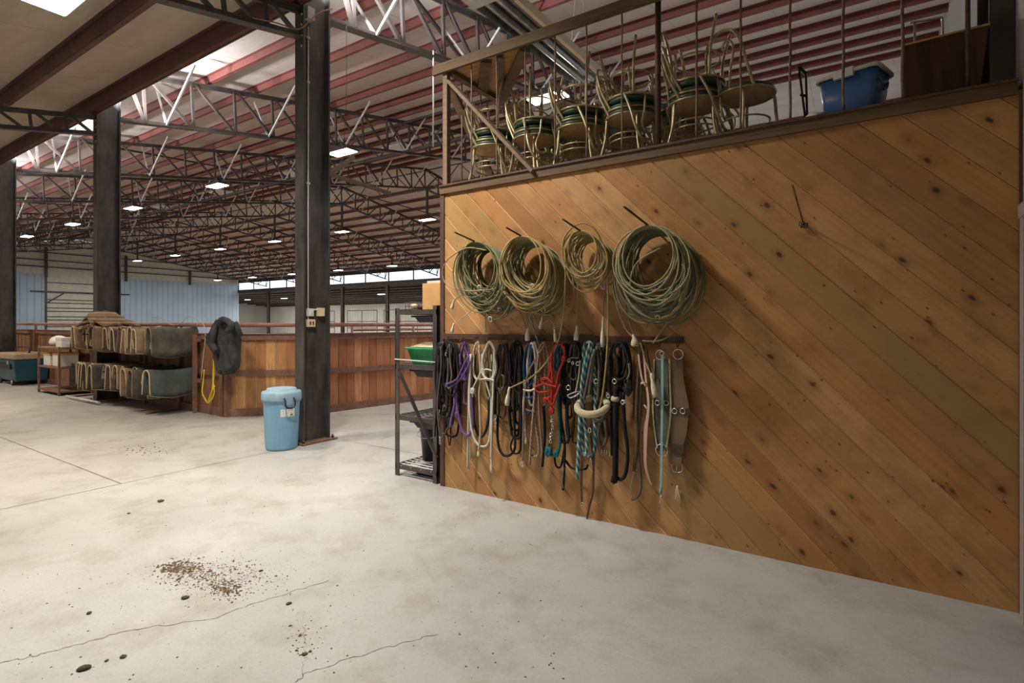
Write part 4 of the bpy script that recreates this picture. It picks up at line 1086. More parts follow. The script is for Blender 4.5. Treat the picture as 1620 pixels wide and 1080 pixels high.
# ================================================================ stacked café chairs on the loft
def make_chair():
    t = thing('bistro_chair', 'brass tube chair', 'chair', (0,0,0))
    MB().lathe((0,0,0), [(0,.445),(.185,.445),(.188,.45),(.188,.462),(0,.462)], 28).build('seat_board', M['ply_under'], t)
    MB().lathe((0,0,0), [(.188,.463),(.198,.47),(.196,.488),(.17,.498),(0,.502)], 28).build('seat_cushion', M['green_vinyl'], t)
    sb_ = bpy.data.objects['seat_board']; m = MB(); m.ring((0,0,.452), .20, .0105, (0,0,1), 28, 7); m.build('seat_ring', M['brass'], sb_)
    m = MB(); m.ring((0,0,.24), .165, .008, (0,0,1), 24, 6); m.build('leg_ring', M['brass'], t)
    pts = [(-.175,.08,.44),(-.185,.16,.62),(-.18,.20,.76),(-.14,.225,.86),(-.07,.238,.905),(0,.242,.918),(.07,.238,.905),(.14,.225,.86),(.18,.20,.76),(.185,.16,.62),(.175,.08,.44)]
    hoop_ = MB().tube(smooth(pts, 4), .0115, 8).build('back_hoop', M['brass'], t)
    for s in (-1, 1):
        pts = [(s*.05,.185,.455),(s*.07,.195,.60),(s*.12,.215,.72),(s*.115,.228,.79),(s*.07,.235,.82),(s*.03,.23,.79),(s*.035,.225,.76)]
        MB().tube(smooth(pts, 4), .009, 7).build('back_scroll', M['brass'], hoop_)
    for sx, sy in ((-1,-1),(1,-1),(-1,1),(1,1)):
        pts = [(sx*.12,sy*.13,.445),(sx*.135,sy*.14,.40),(sx*.145,sy*.15,.22),(sx*.165,sy*.19,.02),(sx*.168,sy*.196,.0)]
        MB().tube(smooth(pts, 3), .0115, 8).build('leg', M['brass'], t)
    for o_ in children(t)+[g_ for c_ in children(t) for g_ in children(c_)]:
        for v_ in o_.data.vertices: v_.co.z *= .9
    return t
ch = make_chair(); ckm = kidmap(ch)
def put_chair(x, y, inv, rz, lab, grp, first=[True], z=2.74, tilt=0):
    t = ch if first[0] else copy_tree(ch, None, ckm); first[0] = False
    t.location = (x, y, z+(.958 if inv else 0)); t.rotation_euler = (math.pi+tilt if inv else tilt, 0, rz); t['label'] = lab; t['group'] = grp
cx = [-3.06, -2.58, -2.13, -1.67, -1.15]
cl = ['farthest left on the loft', 'second from the left on the loft', 'middle of the five on the loft', 'just left of the dark pipe post', 'just right of the dark pipe post']
rzs = [.3, -.25, .15, -.1, .2]
for x, l_, r_ in zip(cx, cl, rzs):
    put_chair(x, 4.22, False, r_+1.5, 'upright brass tube chair in the front row, '+l_, 'upright front row chairs')
    put_chair(x-.01, 4.235, False, r_+1.62, 'chair nested onto another in the front row, '+l_, 'nested front row chairs', z=2.792)
    put_chair(x+.01, 4.22, True, r_+1.3, 'upside-down brass tube chair in the front row, '+l_, 'upside-down front row chairs')
put_chair(-.80, 4.24, False, 2.5, 'single upright brass tube chair with arched back at the right end of the chairs', 'upright front row chairs')
for i, x in enumerate([-2.88, -2.40, -1.93, -1.43]):
    put_chair(x, 4.72, False, 1.2+i*.2, 'upright brass tube chair in the second row, '+['first','second','third','fourth'][i]+' from the left', 'second row chairs')
    put_chair(x, 4.72, True, 1.5-i*.2, 'upside-down brass tube chair in the second row, '+['first','second','third','fourth'][i]+' from the left', 'second row chairs')
for i, x in enumerate([-3.0, -2.5, -2.0, -1.5, -1.0]):
    put_chair(x, 5.22, False, 1.8-i*.2, 'upright brass tube chair in the back row, '+['first','second','third','fourth','fifth'][i]+' from the left', 'back row chairs')

# ---- blue tote, wooden cabinet, folded frame and the like on the loft
def tote():
    cx_, cy_ = -.125, 4.13; R_ = Matrix.Rotation(-.30, 3, 'Z'); z0 = 2.755
    t = thing('storage_tote', 'blue plastic storage tote with white rim on the loft behind the rods', 'tote', (cx_, cy_, z0))
    def q(x, y, z): return Vector((cx_, cy_, z0))+R_ @ Vector((x, y, z))
    wx, wy, h, tp = .335, .28, .31, .03
    m = MB(); L = []
    def rr(hx, hy, z, r=.04):
        out = []
        for sx, sy, a0 in ((1,1,0),(-1,1,90),(-1,-1,180),(1,-1,270)):
            for k_ in range(4): a = math.radians(a0+30*k_); out.append(q(sx*(hx-r)+r*math.cos(a), sy*(hy-r)+r*math.sin(a), z))
        return out
    rs = [rr(wx/2-tp, wy/2-tp, 0), rr(wx/2, wy/2, h), rr(wx/2-.006, wy/2-.006, h), rr(wx/2-tp-.006, wy/2-tp-.006, .01)]
    for r_ in rs: m.v += r_
    m.face(list(range(16))[::-1])
    for l in range(3):
        for k_ in range(16): a, b = l*16+k_, l*16+(k_+1) % 16; m.face([a, b, b+16, a+16], None, True)
    m.face(list(range(48, 64))); m.build('body', M['blue_pl'], t)
    MB().tube(rr(wx/2+.008, wy/2+.008, h+.0), .013, 8, True).build('rim', M['white_pl'], t)
    m = MB(); a = q(-.05, -wy/2-.02, h-.0); 
    m.hexa([q(-.06,-wy/2-.03,h-.035),q(.05,-wy/2-.03,h-.035),q(.05,-wy/2-.005,h-.035),q(-.06,-wy/2-.005,h-.035),q(-.06,-wy/2-.03,h+.018),q(.05,-wy/2-.03,h+.018),q(.05,-wy/2+.01,h+.018),q(-.06,-wy/2+.01,h+.018)])
    m.build('latch', M['white_pl'], t)
    m = MB(); m.tube(smooth([q(wx/2-.004,-.07,h-.06), q(wx/2+.006,-.05,h-.1), q(wx/2+.0,.0,h-.12), q(wx/2+.0,.05,h-.1), q(wx/2-.0,.07,h-.06)]), .007, 6); m.build('handle', M['blue_pl'], t)
tote()
t = thing('wooden_cabinet', 'dark walnut wooden cabinet at the right end of the loft', 'cabinet', (.34, 4.1, 2.755))
R_ = Matrix.Rotation(-.06, 3, 'Z')
def q(x, y, z): return Vector((.33, 4.12, 2.755))+R_ @ Vector((x, y, z))
MB().hexa([q(-.2,-.15,0),q(.15,-.15,0),q(.15,.15,0),q(-.2,.15,0),q(-.2,-.15,.385),q(.19,-.15,.385),q(.19,.15,.385),q(-.2,.15,.385)]).build('body', M['wood_dark'], t)
MB().hexa([q(-.205,-.16,.385),q(.195,-.16,.385),q(.195,.16,.385),q(-.205,.16,.385),q(-.205,-.16,.395),q(.195,-.16,.395),q(.195,.16,.395),q(-.205,.16,.395)]).build('top', M['ply'], t)
MB().hexa([q(-.195,-.156,.015),q(-.01,-.156,.015),q(-.01,-.151,.015),q(-.195,-.151,.015),q(-.195,-.156,.375),q(-.01,-.156,.375),q(-.01,-.151,.375),q(-.195,-.151,.375)]).build('door', M['wood_dark'], t)
t = thing('office_chair', 'black padded chair back rising behind the walnut cabinet', 'chair', (.56, 4.42, 2.755))
bk = MB(); pts = [(-.06,0,.30),(-.06,.0,.44),(-.045,.0,.49),(-.01,0,.505),(.03,0,.50),(.055,0,.47),(.055,0,.30)]
bk.prism([Vector((.475, 4.34, 2.755))+Vector(p) for p in pts], (0,.05,0)); bk.build('backrest', M['black'], t, bevel=.012)
MB().box(.38, .48, 4.36, 4.6, 2.755+.22, 2.755+.29).build('seat', M['black'], t, bevel=.02)
MB().tube([(.42, 4.45, 2.77), (.42, 4.45, 2.98)], .02, 10).build('stem', M['chrome'], t)
for k_ in range(5): a = k_*1.256; MB().bar((.42, 4.45, 2.79), (.42+.1*math.cos(a), 4.45+.17*math.sin(a), 2.77), .03, .02).build('base_leg', M['black'], t)
t = thing('folding_stand', 'folded black metal stand leaning behind the loft rods left of the blue tote', 'stand', (-.58, 4.3, 2.755))
yb = 4.35
A1, A2, B1, B2 = PY(1264, 106, yb), PY(1275, 168, yb), PY(1275, 117, yb), PY(1275, 172, yb)
MB().bar(A1, A2+V(0,0,-.12), .014, .022).build('leg', M['black'], t); MB().bar(B1, B2+V(0.01,0,-.12), .014, .022).build('leg', M['black'], t)
MB().bar(A1, B1, .014, .02).build('top_bar', M['black'], t); MB().bar(PY(1266, 150, yb), PY(1277, 152, yb), .012, .015).build('cross_bar', M['black'], t)
t = thing('tube_stand', 'thin pale tube stand behind the walnut cabinet on the loft', 'stand', (.2, 4.6, 2.755))
MB().tube(smooth([PY(1440, 36, 4.6), PY(1470, 31, 4.6), PY(1487, 28, 4.6), PY(1491, 31, 4.6), PY(1491.5, 60, 4.6), PY(1492, 130, 4.6)], 4)+[Vector((PY(1492,130,4.6).x, 4.6, 2.76))], .008, 8).build('bent_tube', M['chrome'], t)
MB().tube([PY(1447, 34, 4.6), Vector((PY(1447,34,4.6).x, 4.6, 2.76))], .008, 8).build('upright', M['chrome'], t)
tag(blob('paper_bag', M['white_pl'], (-.34, 4.0, 2.80), .06, .07, .05, .3, 3, 9, None, 0, .5), 'crumpled white bag on the loft just left of the blue tote', 'bag')

# ================================================================ spikes and lariats
def spike(x, zw, tipY, tipz, lab):
    tag(MB().tube([(x, WY+.02, zw), (x, tipY, tipz)], .008, 8, False, [1, .8]).build('wall_spike', M['iron'], None, (x, WY, zw)), lab, 'spike', 'iron spikes in the pine wall')
hooks = [(-2.72, 3.25, 2.20, .225), (-2.27, 3.30, 2.20, .225), (-1.77, 3.25, 2.20, .155), (-1.268, 3.10, 2.198, .25)]
hl = ['leftmost', 'second from left', 'third from left', 'right-hand']
for (x, ty, tz, R), l_ in zip(hooks, hl): spike(x, 2.11, ty, tz, 'long iron spike holding the '+l_+' bundle of coiled lariats')
t = thing('wall_spike', 'bare iron spike with a tangle of wire on the right part of the pine wall', 'spike', (-.377, WY, 2.1))
MB().tube([(-.377, WY+.02, 2.10), (-.377, 3.25, 2.233)], .0055, 7).build('rod', M['rust'], t)
random.seed(8); m = MB()
pp = [(-.377+random.uniform(-.024,.024), WY-.012-random.uniform(0,.02), 2.10+random.uniform(-.022,.022)) for _ in range(14)]
m.tube(smooth(pp, 4), .0025, 5); m.build('wire_tangle', M['rope_green'], t)
def tassel(pa, a, b, wmax=.016, mat='tassel'):
    a = Vector(a); b = Vector(b); n_ = 7; pts = [a.lerp(b, i/(n_-1)) for i in range(n_)]; tp = [.35, .55, .5, .8, .95, 1.0, .85]
    return MB().tube(pts, wmax, 9, False, tp).build('tassel', M[mat], pa)
LAR = {}
def lariat(h, k, y0, y1, R, nl, mat, seed, lab):
    x, ty, tz, _ = hooks[h]; rnd = random.Random(seed); pts = []
    def sz(y): return 2.11+(tz-2.11)*(WY-y)/(WY-ty)
    n_ = 34; Rk = R; cxs = 0; zs = 0
    prm = []
    for l in range(nl+1): prm.append((R*rnd.uniform(.64, 1.14), rnd.uniform(-.03, .10)+(.05 if h < 2 else .0), rnd.uniform(-.05, .0), rnd.uniform(-.12, .10), rnd.uniform(.96, 1.22)))
    for i in range(nl*n_+1):
        l = i/n_; a = 2*math.pi*l; l0 = int(l) if l < nl else nl-1; f = l-l0; f = f*f*(3-2*f)
        p, q_ = prm[l0], prm[l0+1]; Rr, dx, dz, tl, ov = [u+(v_-u)*f for u, v_ in zip(p, q_)]
        y = y0+(y1-y0)*l/nl; topk = math.cos(a)
        c_z = sz(y)-Rr*ov-.004+dz*(1-topk)*.5
        yy = y+tl*(1-topk)*.5*.7-.03*(1-topk)*.5
        Rr *= 1+.07*math.sin(2*a+l0*1.7+seed)*(1-topk)*.5
        pts.append(Vector((x+dx*(1-topk)*.5+Rr*math.sin(a), min(yy, WY-.015), c_z+Rr*ov*topk)))
    t = thing('lariat', lab, 'rope', (x, (y0+y1)/2, 2.1), 'lariats on the '+hl[h]+' spike'); t['_o'] = [0,0,0]; t.location = (0,0,0); 
    del t['_o']
    MB().tube(pts, .006, 6).build("coil", M[mat], t)
    hp_ = pts[n_//2]; MB().ring(hp_+V(0,-.012,0), .016, .006, (0,1,0.3), 14, 6, 1, 1.3).build('honda_eye', M['rope_white'], t)
    LAR[(h, k)] = t; return t
mats = [['rope_lariat_d','rope_lariat','rope_lariat_gr','rope_lariat_g'], ['rope_lariat','rope_lariat_g','rope_lariat','rope_lariat_t'], ['rope_lariat_t','rope_lariat','rope_lariat_t'], ['rope_lariat_gr','rope_lariat_g','rope_lariat_gr','rope_lariat']]
cn = {'rope_lariat_d':'dark grey-green', 'rope_lariat':'pale straw', 'rope_lariat_gr':'sage green', 'rope_lariat_g':'olive', 'rope_lariat_t':'tan'}
pos_ = ['closest to the wall', 'second from the wall', 'third from the wall', 'outermost, nearest the spike tip']
for h in range(4):
    n_ = len(mats[h]); R = hooks[h][3]
    for k in range(n_):
        ya = 3.76-.27*k/n_; yb_ = ya-.27/n_
        lariat(h, k, ya, yb_, R, 11 if h != 2 else 8, mats[h][k], h*10+k, cn[mats[h][k]]+' coiled lariat on the '+hl[h]+' spike, '+(pos_[k] if k < n_-1 else pos_[3]))
def strand(parent, px, off, r, mat, name='tail', k=6, n=6):
    if not isinstance(off, (list, tuple)): off = [off]*len(px)
    return MB().tube(smooth([Wp(x, y, o) for (x, y), o in zip(px, off)], k), r, n).build(name, M[mat], parent)
def tas(parent, x0, y0, x1, y1, off, w=.016, mat='tassel'): tassel(parent, Wp(x0, y0, off), Wp(x1, y1, off), w, mat)
strand(LAR[(0,3)], [(770,396),(740,392),(716,404),(702,420),(701,440),(712,454),(740,460),(783,457)], .30, .0055, 'rope_lariat')
strand(LAR[(0,1)], [(772,458),(745,462),(728,467),(718,477)], .2, .005, 'rope_lariat'); tas(LAR[(0,1)], 718,474, 715,489, .2)
strand(LAR[(0,2)], [(790,462),(762,478),(735,500),(718,513)], .16, .005, 'rope_cream'); tas(LAR[(0,2)], 718,511, 715,526, .16)
strand(LAR[(0,0)], [(758,470),(762,484)], .1, .005, 'rope_lariat'); tas(LAR[(0,0)], 760,484, 762,498, .1, .014)
strand(LAR[(0,3)], [(765,480),(767,495),(768,505)], .08, .005, 'rope_lariat'); tas(LAR[(0,3)], 768,504, 768,526, .08, .013)
strand(LAR[(1,3)], [(812,470),(825,500),(833,520)], .12, .0055, 'rope_lariat'); strand(LAR[(1,2)], [(832,470),(834,500),(835,520)], .1, .0055, 'rope_lariat'); tas(LAR[(1,2)], 835,516, 834,539, .1, .02)
strand(LAR[(1,1)], [(838,480),(842,510),(850,538),(853,545)], .08, .006, 'rope_stripe')
strand(LAR[(1,0)], [(838,485),(850,508),(868,512),(882,502),(890,497)], .1, .005, 'rope_lariat_t'); strand(LAR[(1,0)], [(845,500),(853,517),(870,505),(878,520)], .12, .005, 'rope_lariat_t')
tas(LAR[(1,0)], 858,500, 854,520, .12, .012); tas(LAR[(1,0)], 877,517, 879,541, .12, .014)
strand(LAR[(1,3)], [(905,430),(908,470),(898,505),(875,520)], .14, .0055, 'rope_lariat')
strand(LAR[(2,0)], [(914,440),(914,480),(913,515)], .1, .005, 'rope_lariat_t'); tas(LAR[(2,0)], 913,514, 911,538, .1, .02)
strand(LAR[(2,1)], [(958,450),(955,480),(954,500)], .1, .005, 'rope_lariat'); tas(LAR[(2,1)], 954,500, 953,549, .1, .017)
strand(LAR[(2,2)], [(890,396),(892,378),(905,360),(923,353),(942,364),(955,395),(961,440),(962,520),(958,586),(950,640),(938,662)], [.3,.3,.3,.3,.28,.25,.2,.15,.15,.14,.12], .0068, 'rope_lariat_t')
strand(LAR[(2,2)], [(893,390),(895,420),(893,480),(889,515),(881,545),(861,577),(838,598),(808,613)], [.3,.28,.2,.16,.14,.13,.12,.11], .0068, 'rope_lariat_t'); tas(LAR[(2,2)], 806,612, 802,641, .11, .022)
strand(LAR[(3,0)], [(976,400),(971,440),(975,480),(990,520),(1003,533)], .12, .0055, 'rope_lariat_t')
strand(LAR[(3,1)], [(985,430),(988,470),(996,510),(1004,532)], .14, .005, 'rope_lariat_gr')
strand(LAR[(3,2)], [(1108,400),(1111,440),(1097,483),(1070,520),(1046,538),(1016,539)], [.1,.08,.06,.08,.1,.1], .0055, 'rope_lariat_t')
strand(LAR[(3,3)], [(1080,417),(1083,453),(1067,493),(1045,525),(1033,543)], .2, .0055, 'rope_lariat_t')
strand(LAR[(3,3)], [(1045,392),(1010,413),(998,440),(1003,470),(1035,483),(1060,470),(1073,450)], .33, .0058, 'rope_lariat')
tas(LAR[(3,0)], 1003,528, 1005,548, .13, .03, 'rope_cream')
strand(LAR[(3,0)], [(1007,540),(1014,545),(1020,569),(1031,594)], .12, .005, 'rope_cream'); tas(LAR[(3,0)], 1030,590, 1037,628, .12, .022)

# ================================================================ tack rail with hooks
zt = 1.375
t = thing('tack_rail', 'dark stained board with a row of hooks holding the halters and ropes', 'tack rail', (-2.3, WY, zt))
xa, xb = Wp(704, 530, 0).x, Wp(1082, 540, 0).x
MB().box(xa, xb, WY-.02, WY-.001, zt-.022, zt+.024).build('board', M['trim_dark'], t)
HX = [710, 733, 755, 776, 797, 818, 842, 862, 884, 905, 935, 947, 978, 1008, 1022, 1047, 1076]
for px in HX:
    x = Wp(px, 540, .02).x
    MB().tube(smooth([(x, WY-.02, zt-.005), (x, WY-.045, zt-.012), (x, WY-.06, zt-.035), (x, WY-.085, zt-.042), (x, WY-.1, zt-.015)], 3), .0035, 6).build('hook', M['iron'], t)

# ================================================================ halters, lead ropes, bridles
random.seed(21)
GR = 'tack hanging on the hook rail'
def tack(nm, lab, cat, px): 
    q_ = Wp(px, 545, .05); return thing(nm, lab, cat, q_)
def hairpin(parent, cx, top, bot, w, off, r, mat, name='rope_loop', jit=2, twist=False, n=6):
    j = lambda a=jit: random.uniform(-a, a); w2 = w/2
    P = [(cx-w2*.2, bot), (cx-w2*.8+j(), bot-6), (cx-w2+j(), bot-(bot-top)*.3), (cx-w2*.9+j(), bot-(bot-top)*.6), (cx-w2*.6+j(), top+12), (cx, top+j(1)),
         (cx+w2*.6+j(), top+12), (cx+w2*.9+j(), bot-(bot-top)*.6), (cx+w2+j(), bot-(bot-top)*.3), (cx+w2*.8+j(), bot-6), (cx+w2*.2, bot)]
    if r < .0115: r *= 1.12
    o = [off+random.uniform(-.012, .012) for _ in P]
    pts = smooth([Wp(x, y, q_) for (x, y), q_ in zip(P, o)], 5, True)
    return MB().tube(pts, r, n, True).build(name, M[mat], parent)
def pinring(parent, x, y, off, R=.014, r=.003, name='ring', sz=1, axis=(0.1,1,0)): return MB().ring(Wp(x, y, off), R, r, axis, 16, 6, 1, sz).build(name, M['chrome'], parent)
def clip(parent, x, y, off, L=.06):
    a = Wp(x, y, off); m = MB(); m.ring(a, .011, .0035, (0,1,0), 12, 6); m.tube([a+V(0,0,-.011), a+V(0,0,-.011-L*.55)], .007, 8); m.ring(a+V(0,0,-.011-L*.75), .012, .003, (0,1,0), 12, 6, .7, 1.3)
    m.build('snap_clip', M['chrome'], parent)
def knot(parent, x, y, off, R, mat, n=5):
    c_ = Wp(x, y, off); m = MB(); pts = []
    for i in range(n*6):
        a = i*1.9; pts.append(c_+Vector((R*math.cos(a)*(.6+.4*math.sin(i)), -R*.5*math.sin(i*.7), R*math.sin(a)*1.3)))
    m.tube(smooth(pts, 2), R*.33, 6); m.build('knot', M[mat], parent)

# 1 black bundle, far left
t = tack('halter', 'black nylon halters and lead bundle at the far left end of the hook rail', 'halter', 710)
for cx_, tp, bt, w_, o_ in ((708,541,640,26,.05),(705,543,660,20,.08),(714,542,625,22,.10),(702,545,655,14,.06),(716,544,690,20,.04),(698,548,600,10,.09),(722,545,640,10,.07)): hairpin(t, cx_, tp, bt, w_, o_, .009, 'rope_black')
hairpin(t, 711, 546, 614, 8, .11, .008, 'rope_grey'); hairpin(t, 703, 640, 686, 14, .06, .008, 'rope_olive'); strand(t, [(712,655),(713,690),(711,704),(709,690)], .05, .006, 'rope_black')
for cx_, bt, w_ in ((700,650,16),(712,672,14),(719,610,12),(695,630,9)): hairpin(t, cx_, 542, bt, w_, .045+random.uniform(0,.02), .010, random.choice(['rope_black','rope_navy','leather']))
clip(t, 694, 650, .09); clip(t, 696, 690, .08); pinring(t, 706, 560, .11); strand(t, [(697,548),(698,580),(692,640),(696,690)], .10, .007, 'rope_grey', 'strap'); strand(t, [(703,541),(698,560),(693,610),(690,655),(688,690)], .09, .008, 'rope_black', 'strap')
# 2 purple
t = tack('rope_halter', 'purple rope halter with a long looped lead on the hook rail', 'rope halter', 733)
hairpin(t, 735, 541, 600, 14, .07, .009, 'rope_purple')
strand(t, [(728,560),(727,590),(722,630),(727,665),(733,684),(741,688),(748,670),(744,610),(741,560)], .08, .0125, 'rope_purple', 'lead_rope')
strand(t, [(740,565),(730,585),(722,600),(706,608)], .12, .009, 'rope_purple', 'noseband'); strand(t, [(745,570),(735,590),(724,604),(712,612)], .11, .009, 'rope_purple', 'noseband')
strand(t, [(720,612),(719,640),(715,660),(712,675)], .09, .0125, 'rope_purple', 'tail'); knot(t, 707, 609, .12, .013, 'rope_purple'); knot(t, 713, 672, .09, .012, 'rope_purple'); knot(t, 722, 655, .09, .0125, 'rope_purple')
for y in (560, 575, 590): knot(t, 729, y, .08, .009, 'rope_purple', 3)
for cx_, bt, w_ in ((730,600,9),(739,640,9)): hairpin(t, cx_, 543, bt, w_, .06, .0065, 'rope_purple')
# 3 brown-olive thin ropes behind purple
t = tack('lead_rope', 'thin olive brown lead rope hanging behind the purple halter', 'lead rope', 738)
hairpin(t, 737, 544, 660, 12, .04, .006, 'rope_olive'); hairpin(t, 740, 545, 640, 10, .05, .006, 'rope_mauve'); strand(t, [(732,600),(731,660),(730,715)], .04, .004, 'rope_olive')
# 4 white rope halter (left)
t = tack('rope_halter', 'cream rope halter with knotted tail, left of the two white ones', 'rope halter', 755)
hairpin(t, 756, 541, 600, 15, .08, .0085, 'rope_cream')
strand(t, [(745,560),(743,620),(744,660),(750,693),(762,706),(774,697),(777,650),(778,560)], .09, .010, 'rope_white', 'lead_rope')
strand(t, [(758,545),(760,600),(758,625),(760,680),(757,712)], .1, .008, 'rope_cream', 'tail'); tas(t, 757,708, 757,722, .1, .012)
strand(t, [(765,582),(755,600),(748,615),(748,628)], .12, .007, 'rope_white', 'noseband'); knot(t, 748, 618, .12, .02, 'rope_white'); strand(t, [(762,590),(768,584),(778,586)], .12, .006, 'rope_white', 'noseband')
strand(t, [(742,600),(741,680),(740,742)], .07, .0095, 'rope_cream', 'tail'); strand(t, [(745,640),(744,700),(742,744)], .06, .008, 'rope_white', 'tail')
# 5 white rope halter (right)
t = tack('rope_halter', 'thick white rope halter with the longest hanging tail', 'rope halter', 776)
hairpin(t, 774, 540, 600, 21, .11, .0115, 'rope_white'); hairpin(t, 773, 546, 630, 8, .09, .010, 'rope_lariat_g')
strand(t, [(782,560),(780,620),(778,680),(777,725)], .12, .0095, 'rope_white', 'tail'); tas(t, 777,724, 778,747, .12, .014, 'rope_white')
strand(t, [(763,570),(768,600),(776,628)], .12, .0075, 'rope_cream', 'noseband'); strand(t, [(760,600),(772,599),(782,602)], .13, .007, 'rope_white', 'noseband')
# 6 dark green lead
t = tack('lead_rope', 'dark grey-green thick lead looped behind the white halters', 'lead rope', 762)
strand(t, [(752,560),(749,620),(750,665),(757,688),(765,688),(773,660),(772,600),(768,550)], .035, .0115, 'rope_green', 'lead_rope')
# 7 brown bridle with chrome
t = tack('bridle', 'dark leather bridle with a big open loop and chrome snap', 'bridle', 797)
hairpin(t, 798, 543, 640, 17, .06, .008, 'leather', 'strap'); hairpin(t, 790, 545, 620, 8, .07, .007, 'leather', 'strap'); hairpin(t, 792, 580, 622, 10, .08, .009, 'rope_grey')
strand(t, [(788,655),(787,690),(791,712),(800,721),(811,716),(815,700),(812,650)], .08, .011, 'rope_black', 'lead_rope'); strand(t, [(786,560),(784,610),(783,655)], .07, .012, 'rope_black', 'strap')
clip(t, 784, 660, .1, .05); knot(t, 784, 664, .09, .013, 'rope_white', 3)
for cx_, bt, w_ in ((795,660,14),(801,610,12)): hairpin(t, cx_, 543, bt, w_, .045, .009, 'leather', 'strap')
# 8 black bundle
t = tack('halter', 'thick bundle of black straps hanging left of the blue and white rope', 'halter', 815)
for cx_, tp, bt, w_, o_ in ((818,540,680,20,.06),(815,542,690,15,.08),(822,543,670,16,.05),(812,545,650,12,.09),(819,548,693,9,.1),(810,548,600,8,.07)): hairpin(t, cx_, tp, bt, w_, o_, .0095, 'rope_black')
strand(t, [(813,690),(808,705),(812,716),(822,714),(824,690),(822,640)], .05, .008, 'rope_black'); strand(t, [(806,600),(820,622),(832,610)], .11, .006, 'rope_black', 'strap')
# 9 blue and white
t = tack('rope_halter', 'blue and white rope halter with white lead', 'rope halter', 842)
for cx_, tp, bt, w_, o_, mt in ((838,541,630,15,.08,'rope_blue'),(841,542,640,13,.10,'rope_white'),(836,543,610,12,.11,'rope_blue'),(845,541,600,15,.09,'rope_white'),(834,546,655,9,.07,'rope_blue')): hairpin(t, cx_, tp, bt, w_, o_, .008, mt)
strand(t, [(828,616),(838,618),(848,614)], .12, .008, 'rope_white', 'noseband'); strand(t, [(829,626),(838,630),(845,624)], .12, .007, 'rope_blue', 'noseband'); strand(t, [(829,645),(838,650),(848,648)], .11, .008, 'rope_grey', 'noseband')
strand(t, [(830,600),(829,650),(831,690),(830,700)], .09, .012, 'rope_white', 'lead_rope'); tas(t, 831,680, 832,702, .1, .018, 'rope_white')
# 10 mauve ropes
t = tack('lead_rope', 'brown and mauve lead ropes with long tails, left of the red halter', 'lead rope', 862)
hairpin(t, 860, 541, 600, 17, .10, .0095, 'rope_mauve'); hairpin(t, 857, 544, 640, 12, .08, .0095, 'rope_stripe2')
strand(t, [(862,545),(846,570),(834,595),(829,640),(828,690),(827,728)], .12, .0075, 'rope_mauve', 'tail'); pinring(t, 826, 734, .12, .012, .004, 'ring', 1.4)
strand(t, [(852,560),(848,600),(844,650),(840,700),(838,735)], .12, .009, 'rope_stripe2', 'tail'); strand(t, [(845,600),(846,660),(852,700),(852,718),(845,722),(839,716)], .1, .011, 'rope_stripe2', 'lead_rope')
strand(t, [(851,590),(853,650),(857,700),(858,715)], .11, .0085, 'rope_mauve', 'tail'); knot(t, 844, 650, .12, .013, 'rope_stripe2')
# 11 red halter
t = tack('rope_halter', 'bright red knotted rope halter with a chain snap', 'rope halter', 884)
strand(t, [(873,560),(870,590),(862,605),(848,612),(852,620),(870,618),(880,610)], .13, .0082, 'rope_red', 'noseband')
strand(t, [(884,542),(893,552),(892,568),(884,590),(880,610),(874,625),(860,632)], .13, .009, 'rope_red', 'crown'); strand(t, [(884,542),(876,550),(872,572),(874,600),(872,640),(873,655)], .14, .0082, 'rope_red', 'crown')
strand(t, [(880,612),(872,610),(860,606),(856,600),(864,598),(874,606)], .15, .0075, 'rope_red', 'noseband'); strand(t, [(886,608),(880,625),(874,640),(866,630)], .15, .0082, 'rope_red', 'noseband')
for x, y, r_ in ((892,567,.016),(872,568,.012),(874,608,.015),(863,632,.014),(873,650,.018)): knot(t, x, y, .14, r_, 'rope_red')
m = MB()
for i in range(9): m.ring(Wp(873+random.uniform(-1.5,1.5), 659+i*3.3, .13), .009, .0026, (math.cos(i*1.5), math.sin(i*1.5), .1), 10, 5)
m.build('chain', M['chrome'], t); clip(t, 871, 688, .12, .05)
# 12 teal
t = tack('lead_rope', 'teal lead rope behind the red halter ending in a frayed teal knot', 'lead rope', 888)
hairpin(t, 886, 542, 580, 13, .08, .009, 'rope_teal'); strand(t, [(884,560),(883,620),(885,670),(886,700),(882,718),(874,720),(866,716)], .09, .011, 'rope_teal', 'lead_rope')
knot(t, 868, 714, .1, .028, 'rope_teal'); knot(t, 880, 718, .1, .018, 'rope_teal'); strand(t, [(870,696),(868,705)], .1, .008, 'rope_olive'); hairpin(t, 881, 550, 585, 7, .09, .008, 'rope_blue')
# 13 navy
t = tack('lead_rope', 'navy lead rope with long dark tails right of the red halter', 'lead rope', 898)
for cx_, bt, w_ in ((897,640,12),(893,700,12),(901,660,9)): hairpin(t, cx_, 543, bt, w_, .06+random.uniform(-.02,.02), .010, 'rope_navy')
strand(t, [(890,600),(887,650),(893,700),(893,730),(891,775)], .08, .010, 'rope_black', 'tail'); strand(t, [(860,640),(862,690),(858,738)], .05, .011, 'rope_navy', 'tail'); strand(t, [(894,700),(888,736),(880,737),(877,722)], .07, .0085, 'rope_black', 'tail'); strand(t, [(895,728),(905,740),(925,742),(930,735)], .06, .0085, 'rope_black', 'tail')
strand(t, [(892,740),(890,762),(892,772)], .09, .006, 'rope_grey', 'tail')
